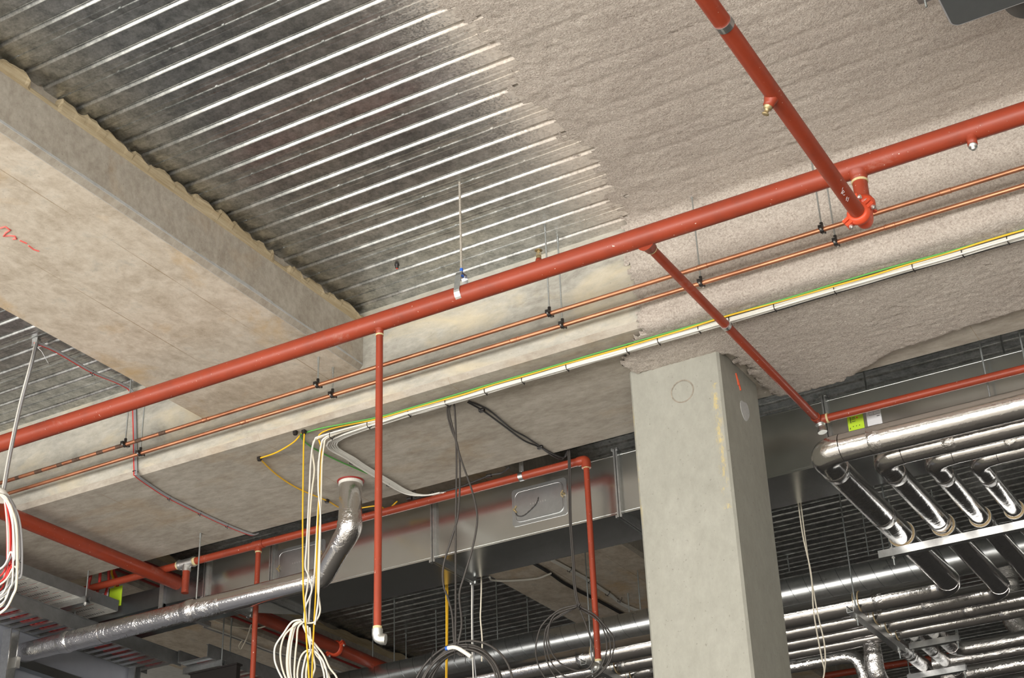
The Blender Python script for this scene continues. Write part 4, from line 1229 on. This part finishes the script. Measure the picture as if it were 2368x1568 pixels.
for u, v in ((1058, 1510), (1003, 1530), (1083, 1515)):
    q = at_y(u, v, yb)
    MB().tube([q + Vector((0.018, -0.03, 0.045)), q + Vector((0.006, -0.035, 0.0)), q + Vector((0.0, -0.03, -0.05))], 0.0022, 6).build('tie', 'black_plastic', dc)

# loose dark loops in front of the duct
def px6(lst): return [(1150 + a / 5.852, 1300 + b / 5.852) for a, b in lst]
yl = 7.17
dl = thing('cable_loops', 'loose loops of thin dark cable hanging in front of the red dropper', 'cable', at_y(1333, 1405, yl))
Ls = [[(1080, 580), (850, 640), (650, 800), (560, 950), (520, 1200), (560, 1400), (650, 1568), (800, 1680)],
      [(1080, 600), (800, 700), (705, 850), (690, 1050), (750, 1250), (900, 1400), (1100, 1470), (1250, 1420), (1310, 1250), (1270, 1050), (1200, 850), (1110, 620)],
      [(1110, 600), (1300, 700), (1450, 850), (1560, 1000), (1580, 1150), (1520, 1350), (1400, 1500), (1200, 1640)],
      [(1070, 600), (760, 780), (670, 1000), (690, 1250), (760, 1400), (900, 1540), (1100, 1620)],
      [(1070, 610), (720, 820), (640, 1000), (650, 1250), (720, 1450), (820, 1600)],
      [(1110, 630), (1350, 780), (1450, 950), (1480, 1100), (1470, 1250), (1380, 1450), (1200, 1560)],
      [(1110, 620), (1330, 760), (1490, 950), (1530, 1150), (1500, 1350), (1350, 1540)]]
for i, l in enumerate(Ls):
    MB().tube(smooth_path([at_y(u, v, yl + 0.006 * (i - 3)) for u, v in px6(l)], 7), 0.0044, 8).build('loop', 'dark_cable', dl)
for i in range(2):
    MB().tube(smooth_path([at_y(u + 3.5 * i, v, yl - 0.01) for u, v in ((1313, 1030), (1315, 1080), (1317, 1200), (1324, 1300), (1326, 1345), (1333, 1390), (1340, 1405))], 6), 0.0046, 8).build('lead', 'dark_cable', dl)
MB().tube([at_y(u, v, yl - 0.02) for u, v in ((1341, 1396), (1337, 1404), (1341, 1410))], 0.004, 6).build('tie', 'black_plastic', dl)

# black cables clipped along the soffit
for k, l in enumerate(([(1082, 930), (1120, 952), (1165, 985), (1210, 1018), (1250, 1035), (1275, 1052), (1300, 1062)], [(1084, 928), (1130, 948), (1180, 990), (1215, 1010), (1250, 1033), (1280, 1050), (1305, 1058)])):
    cable([at_z(u, v, ZK) for u, v in l] + [Vector((-3.62, 7.16, ZK + 0.03))], 0.0048, 'black_pvc', 'cable', ('black cable on the soffit running from the bundle to the duct, lower strand', 'black cable on the soffit running from the bundle to the duct, upper strand')[k])
p = at_z(1250, 1034, ZK)
cable([at_z(u, v, ZK) for u, v in ((948, 1155), (990, 1146), (1060, 1128), (1132, 1100), (1160, 1094), (1178, 1080))], 0.006, 'black_pvc', 'cable', 'thick black cable along the soffit edge above the red range pipe')
for u, v, l in ((1114, 948, 'black clip on the pair of black soffit cables'), (1249, 1034, 'black clip where the black soffit cables reach the beam edge'), (1131, 1100, 'black clip on the thick black cable at the beam edge'), (947, 1153, 'black clip at the left end of the thick black cable')):
    p = at_z(u, v, ZK)
    tag(MB().box((p.x - 0.014, p.y - 0.008, ZB - 0.020), (p.x + 0.014, p.y + 0.008, ZB)).cyl(p - X * 0.016, p + X * 0.016, 0.010, n=10).build('cable_clip', 'black_plastic'), l, 'clip')

# grey cable down the beam at left, from the far decking
lc = [at_z(82, 792, DECK - 0.03), at_z(130, 812, DECK - 0.03), at_z(215, 861, DECK - 0.04), at_z(280, 888, DECK - 0.03), Vector((-5.86, YF - 0.02, DECK - 0.05)), Vector((-5.83, YF - 0.012, 5.5)), at_y(313, 1085, YF - 0.010), at_z(316, 1100, ZK), at_z(350, 1125, ZK), at_z(390, 1150, ZK), at_z(460, 1185, ZK), at_z(525, 1215, ZK), at_z(580, 1236, ZK), Vector((-5.82, 7.16, ZK + 0.02))]
for k, (mt, dx) in enumerate((('grey_pvc', 0.0), ('grey_pvc', 0.010), ('red_pvc', -0.009))):
    cable([p + Vector((dx, 0, 0.0)) for p in lc], 0.0046, mt, 'cable', ('inner grey', 'outer grey', 'red')[k] + ' cable of three crossing the left decking and running down the beam')
hang = [at_z(82, 792, DECK - 0.03), at_y(70, 840, 5.12), at_y(46, 930, 5.08), at_y(22, 1040, 5.0), at_y(4, 1140, 4.9)]
for k, (mt, dx) in enumerate((('white_pvc', 0.0), ('grey_pvc', 0.010), ('red_pvc', -0.008), ('grey_pvc', 0.005))):
    cable([p + Vector((dx, 0.004 * k, 0)) for p in hang], 0.0046, mt, 'cable', ('white', 'outer grey', 'red', 'inner grey')[k] + ' cable hanging from the left decking to the coil at the left edge')
p = at_z(84, 788, DECK)
tag(MB().box((p.x - 0.02, p.y - 0.012, DECK - 0.035), (p.x + 0.02, p.y + 0.012, DECK)).tube([p - Z * 0.03, p + Vector((0.02, 0.03, -0.06)), p + Vector((0.05, 0.06, -0.13))], 0.0018, 6).build('cable_clip', 'zinc'), 'metal clip on the left decking where three cables turn', 'clip')
for u, v in ((213, 861),):
    tie(at_z(u, v, DECK - 0.04), (0, 1, 0), 0.014, 'black cable tie on the three cables under the left decking', None)
for u, v in ((391, 1151), (462, 1186), (525, 1215)):
    tie(at_z(u, v, ZK), (0, 1, 0), 0.014, 'black cable tie on the three cables crossing the soffit at left', 'ties on the three soffit cables')
tie(at_y(313, 1090, YF - 0.01), Z, 0.014, 'black cable tie on the three cables at the beam arris', None)

# coil at the left edge
lcoil = thing('cable_coil', 'large coil of white, grey and red cables at the left edge', 'cable', at_y(0, 1145, 4.9))
random.seed(5)
cols = ['grey_pvc'] * 8 + ['cream_pvc', 'white_pvc'] * 5 + ['red_pvc'] * 4
for i, mt in enumerate(cols):
    if mt == 'grey_pvc': ur = random.uniform(36, 51); vb = random.uniform(1320, 1395)
    elif mt == 'red_pvc': ur = random.uniform(14, 32); vb = random.uniform(1310, 1400)
    else: ur = random.uniform(16, 46); vb = random.uniform(1320, 1440)
    y = 4.9 + random.uniform(-0.05, 0.05)
    tr = [(-2, 1141), (ur * 0.5, 1158 + random.uniform(-6, 4)), (ur * 0.85, 1195), (ur, 1250 + random.uniform(-15, 15)), (ur - 1, (1250 + vb) / 2 + 10), (ur * 0.75, vb - 45), (ur * 0.2, vb - 10), (-40, vb + 6), (-95, vb - 40), (-110, 1280), (-60, 1170), (-2, 1141)]
    MB().tube(smooth_path([at_y(u, v, y) for u, v in tr], 5), 0.0048, 7).build('loop', mt, lcoil)
tag(MB().tube([at_y(-8, 1139, 4.9), at_y(2, 1143, 4.9), at_y(9, 1153, 4.9)], 0.03, 10).build('tape_wrap', 'white_pvc', lcoil), 'white tape binding the coil')

# cables beyond the duct
def far_cable(l, y, r, mt, lab, up=True):
    P = [at_y(u, v, y) for u, v in l]
    if up: P = [Vector((P[0].x, y, P[0].z + 0.45))] + P
    cable(P, r, mt, 'cable', lab)
far_cable([(1031, 1340), (1032, 1450), (1031, 1600)], 7.95, 0.0045, 'yellow_pvc', 'yellow cable hanging behind the duct, left strand')
far_cable([(1035, 1340), (1035, 1450), (1033, 1600)], 7.97, 0.0045, 'yellow_pvc', 'yellow cable hanging behind the duct, right strand')
far_cable([(1091, 1345), (1091, 1420), (1092, 1500), (1096, 1600)], 7.95, 0.0045, 'white_pvc', 'white cable hanging behind the duct flange, left strand')
far_cable([(1094, 1345), (1093, 1420), (1095, 1500), (1104, 1600)], 7.96, 0.0040, 'grey_pvc', 'grey cable hanging beside white strand behind the duct flange')
far_cable([(1113, 1330), (1112, 1400), (1111, 1430), (1115, 1480), (1114, 1530)], 7.95, 0.0048, 'cream_pvc', 'single wavy cream cable hanging behind the duct')
def pz1(l): return [(1800 + a / 3.58, 1130 + b / 3.58) for a, b in l]
far_cable(pz1([(165, 120), (205, 400), (270, 700), (290, 1000), (330, 1250), (365, 1430), (380, 1500), (372, 1568), (340, 1640)]), 7.95, 0.0042, 'cream_pvc', 'cream cable hanging right of the column, left strand of the loop')
far_cable(pz1([(185, 120), (235, 500), (300, 900), (340, 1100), (380, 1280), (388, 1450), (372, 1568), (345, 1640)]), 7.96, 0.0042, 'cream_pvc', 'cream cable hanging right of the column, right strand of the loop')
# along the far soffit
ZQ = ZA - 0.012
for k in range(3):
    cable([at_z(u, v + 2.5 * k, ZQ) for u, v in ((1275, 1292), (1318, 1315), (1362, 1340), (1410, 1372), (1480, 1412))] + [Vector((-4.35 - 0.02 * k, 12, ZQ))], 0.0055, 'white_pvc', 'cable', 'white cable in the bundle along the far soffit', 'white cables along the far soffit')
for u, v in ((1317, 1316), (1361, 1341), (1405, 1371), (1433, 1386)):
    tie(at_z(u, v, ZQ), (0, 1, 0), 0.022, 'black cable tie on the white cables along the far soffit', 'ties on the far soffit cables')
for k in range(2):
    cable([at_z(u, v + 3 * k, ZQ) for u, v in ((1225, 1296), (1240, 1305), (1272, 1324), (1310, 1350), (1390, 1391), (1480, 1438))] + [Vector((-4.75, 12, ZQ))], 0.0075, 'black_pvc', 'cable', 'thick black cable along the far soffit beyond the duct', 'black cables along the far soffit')
cable([at_z(u, v, ZQ - 0.01) for u, v in ((1132, 1335), (1140, 1342), (1180, 1343), (1240, 1338), (1274, 1326))], 0.0075, 'white_pvc', 'cable', 'white cable drooping below the far soffit beside the duct')
ZL = ZA
cable([at_z(u, v, ZL - 0.05) for u, v in ((490, 1432), (530, 1446), (570, 1453), (600, 1452), (617, 1447))], 0.006, 'cream_pvc', 'cable', 'cream cable drooping beside the red dropper at lower left')
cable([at_z(u, v, ZL - 0.1) for u, v in ((581, 1445), (571, 1475), (558, 1500), (553, 1493), (560, 1482))], 0.006, 'cream_pvc', 'cable', 'cream cable end hooked below the drooping one at lower left')
for k in range(2):
    cable([at_z(u, v + 4 * k, ZL - 0.015) for u, v in ((470, 1446), (550, 1475), (620, 1503), (680, 1520), (760, 1545), (850, 1575))], 0.006, 'grey_pvc' if k else 'white_pvc', 'cable', ('pale', 'grey')[k] + ' cable tied along the left far soffit')
for k in range(3):
    zc = 5.46 + 0.07 * k
    cable([Vector((-7.485, 7.3, zc)), Vector((-7.483, 9.5, zc + 0.004)), Vector((-7.485, 12.5, zc)), Vector((-7.485, 16, zc))], 0.0095, 'dark_red_pvc', 'cable', ('lowest', 'middle', 'topmost')[k] + ' of three red cables along the side of the far left beam')

# red and yellow cables dropping into the near tray
for lab, mt, r, l in (('dark red cable dropping to the tray, leftmost', 'dark_red_pvc', 0.012, [(210, 1325), (205, 1350), (198, 1385)]), ('red cable dropping to the tray, second from left', 'red_pvc', 0.010, [(232, 1322), (229, 1355), (218, 1388)]),
                  ('red cable dropping to the tray, third from left', 'red_pvc', 0.010, [(252, 1315), (251, 1350), (240, 1385), (232, 1395)]), ('thick red cable dropping to the tray over the lime card', 'red_pvc', 0.012, [(262, 1312), (268, 1335), (272, 1365), (266, 1398), (255, 1405)]),
                  ('yellow cable dropping to the tray over the lime card', 'yellow_pvc', 0.008, [(258, 1312), (262, 1338), (267, 1365), (264, 1397)])):
    pts = [at_x(u, v, -7.22 - 0.03 * i) for i, (u, v) in enumerate(l)]
    pts.append(Vector((pts[-1].x - 0.005, pts[-1].y, 5.03)))
    cable([pts[0] + Z * 0.3] + pts, r, mt, 'cable', lab)

# ------------------------------------------------------------------ cable trays and ladders at lower left
def rods_to(t, p, ztop):
    MB().tube([(p[0], p[1], p[2]), (p[0], p[1], ztop)], 0.005, 8).build('rod', 'zinc_rod', t)
ZT = 5.0; TX0, TX1, TY1 = -7.49, -7.13, 7.36
SY = at_z(198, 1391, ZT - 0.03).y
tr = thing('cable_tray', 'perforated metal cable tray ending below the beam at lower left', 'cable tray', (-6.66, TY1, ZT))
k = 0; y = TY1
while y > 3.6:
    MB().box((TX0, y - 0.092, ZT), (TX1, y, ZT + 0.0015)).build('floor_plate', 'tray_dusty', tr); y -= 0.1
MB().box((TX0, 3.6, ZT + 0.0016), (TX0 + 0.03, TY1, ZT + 0.003)).box((TX1 - 0.03, 3.6, ZT + 0.0016), (TX1, TY1, ZT + 0.003)).build('lip', 'tray_dusty', tr)
for x in (TX0, TX1):
    MB().box((x - 0.0015, 3.6, ZT), (x + 0.0015, TY1, ZT + 0.075)).build('side_rail', 'rail_grey', tr)
sl_ = MB()
y = TY1 - 0.045
while y > 4.6:
    for i in range(13):
        x = TX0 + 0.045 + i * 0.019
        sl_.box((x, y - 0.008, ZT - 0.0008), (x + 0.006, y + 0.010, ZT - 0.0001))
    y -= 0.1
tag(sl_.build('slots', 'ink', tr), kind='stuff')
channel((TX0 - 0.05, SY, ZT - 0.021), (TX1 + 0.05, SY, ZT - 0.021), 'strut', 'zinc', tr)
for x in (TX0 - 0.03, TX1 + 0.03):
    rods_to(tr, (x, SY, ZT - 0.06), ZB + 0.003 if SY < YB - 0.02 else DECK)
    MB().lathe((x, SY, ZT - 0.055), Z, [(0, 0.011), (0.012, 0.011)], 6, False).build('nut', 'bolt_zinc', tr)
for i in range(3):
    x = TX0 + 0.07 + i * 0.09
    cable([(x, 3.7, ZT + 0.018), (x + 0.01, 5, ZT + 0.018), (x, TY1 - 0.1, ZT + 0.018)], 0.014, 'red_pvc', 'cable', 'red cable lying in the perforated tray', 'red cables in the perforated tray')

sr = at_y(170, 1450, 7.2)
MB().tube([(sr.x, 7.2, 4.80), (sr.x, 7.2, ZT + 0.01)], 0.005, 8).build('rod', 'zinc_rod', tr)
def ladder(x0, x1, y0, y1, z, label, gap=0.085, ztop=None, tag_c='cable ladder', nred=3):
    t = thing('cable_ladder', label, 'cable ladder', ((x0 + x1) / 2, y0, z))
    for x in (x0, x1):
        MB().box((x - 0.002, y0, z - 0.005), (x + 0.002, y1, z + 0.085)).box((x - 0.012, y0, z + 0.083), (x + 0.012, y1, z + 0.086)).build('side_rail', 'rail_grey', t)
    me = MB().box((x0, 0, z - 0.004), (x1, 0.040, z - 0.001)).box((x0, 0, z - 0.001), (x1, 0.004, z + 0.012)).box((x0, 0.036, z - 0.001), (x1, 0.040, z + 0.012)).mesh('rung', 'zinc', Vector((0, 0, 0)))
    y = y0 + 0.03
    while y < y1 - 0.05:
        o = bpy.data.objects.new('rung', me); o.parent = t; COL.objects.link(o)
        o.location = Vector((0, y, 0)) - t.location
        y += gap
    for i in range(nred):
        x = x0 + (x1 - x0) * (0.30 + 0.14 * i)
        cable([(x, y0 + 0.1, z + 0.026), (x + 0.012, (y0 + y1) / 2, z + 0.026), (x, y1 - 0.05, z + 0.026)], 0.016, 'red_pvc', 'cable', 'red cable lying in the ' + label, 'red cables in the ' + label)
    return t
z2 = 4.84
q0 = at_z(145, 1452, z2); q1 = at_z(391, 1533, z2); q2 = at_z(256, 1526, z2)
ladder(q2.x - 0.02, q1.x + 0.02, 4.6, q1.y + 0.10, z2, 'lower cable ladder under the foil vent pipe')
z3 = 4.84
r0 = at_z(505, 1527, z3); r1 = at_z(430, 1542, z3)
l3 = ladder(r1.x + 0.02, r0.x, r0.y - 0.12, r0.y + 1.6, z3, 'cable ladder at the bottom edge left of the white coil')
channel((r1.x - 0.02, r0.y, z3 - 0.027), (r0.x + 0.05, r0.y, z3 - 0.027), 'strut', 'zinc', l3)
rods_to(l3, (r0.x + 0.03, r0.y, z3 - 0.06), ZA)

# partition board and its steel frame
wx = q2.x - 0.05
tag(MB().box((wx - 0.03, 4.0, 0), (wx, q1.y - 0.02, z2 + 0.08)).build('wall_partition', 'board_grey'), kind='structure')
ps = at_x(27, 1458, wx + 0.12)
t = thing('steel_post', 'slotted galvanised steel post standing at the lower left corner', 'post', (ps.x, ps.y, 0))
channel((ps.x, ps.y, 0), (ps.x, ps.y, ps.z), 'post', 'zinc', t, 0.036, X)
MB().box((ps.x - 0.04, ps.y + 0.03, ps.z - 0.24), (ps.x + 0.045, ps.y + 0.06, ps.z - 0.17)).build('bracket', 'bolt_zinc', t)
p2 = at_x(312, 1545, wx + 0.05)
t = thing('steel_post', 'galvanised steel post at the right end of the grey board', 'post', (p2.x, p2.y, 0))
channel((p2.x, p2.y, 0), (p2.x, p2.y, p2.z), 'post', 'zinc', t, 0.03, X)
a = at_x(40, 1532, wx + 0.05); 
tag(channel((a.x, a.y, a.z), (a.x, a.y + 1.5, a.z - 0.02), 'frame_rail', 'duct_steel_dark', None, 0.03), 'dark steel rail crossing the grey board from the corner post', 'rail')
b = at_y(480, 1552, l3.location.y - 0.1)
tag(MB().box((b.x - 0.15, b.y, 3.2), (b.x + 0.25, b.y + 0.04, b.z)).box((b.x - 0.16, b.y - 0.01, b.z), (b.x + 0.26, b.y + 0.05, b.z + 0.012)).build('black_panel', 'black_plastic'), 'black panel standing below the cable ladder at the bottom edge', 'panel')

# ------------------------------------------------------------------ ceiling unit at the upper right corner
c = at_z(2205, 62, 5.36)
fu = thing('fan_coil_unit', 'dark grey ceiling unit cut off by the upper right corner', 'air unit', c)
def rr2(x0, x1, y0, y1, r, z):
    out = []
    for cx_, cy_, a0 in ((x1 - r, y1 - r, 0), (x0 + r, y1 - r, PI / 2), (x0 + r, y0 + r, PI), (x1 - r, y0 + r, 1.5 * PI)):
        out += [Vector((cx_ + r * math.cos(a0 + PI / 2 * i / 6), cy_ + r * math.sin(a0 + PI / 2 * i / 6), z)) for i in range(7)]
    return out
MB().prism(rr2(c.x, c.x + 1.3, c.y - 0.9, c.y, 0.03, 5.36), (0, 0, 0.26)).build('casing', 'unit_dark', fu)
MB().tube(rr2(c.x - 0.002, c.x + 1.302, c.y - 0.902, c.y + 0.002, 0.032, 5.364), 0.0045, 6, closed=True).build('trim', 'grey_pvc', fu)
sx = at_z(2372, 14, 5.45)
MB().lathe((sx.x + 0.03, c.y - 0.02, 5.54), Y, [(0, 0.115), (0.10, 0.115), (0.104, 0.121), (0.112, 0.121), (0.116, 0.115), (0.22, 0.115)], 32).build('spigot', 'unit_dark', fu)
bk = at_z(2140, 5, 5.60)
t = thing('hanger_bracket', 'small zinc bracket with a bolt at the top edge beside the dark unit', 'bracket', bk)
MB().obox(bk + Vector((0.02, -0.03, 0)), X, Y, Z, 0.045, 0.03, 0.002).build('plate', 'zinc', t)
MB().cyl(bk - Z * 0.025, bk + Z * 0.15, 0.005, n=8).build('bolt', 'zinc_rod', t)
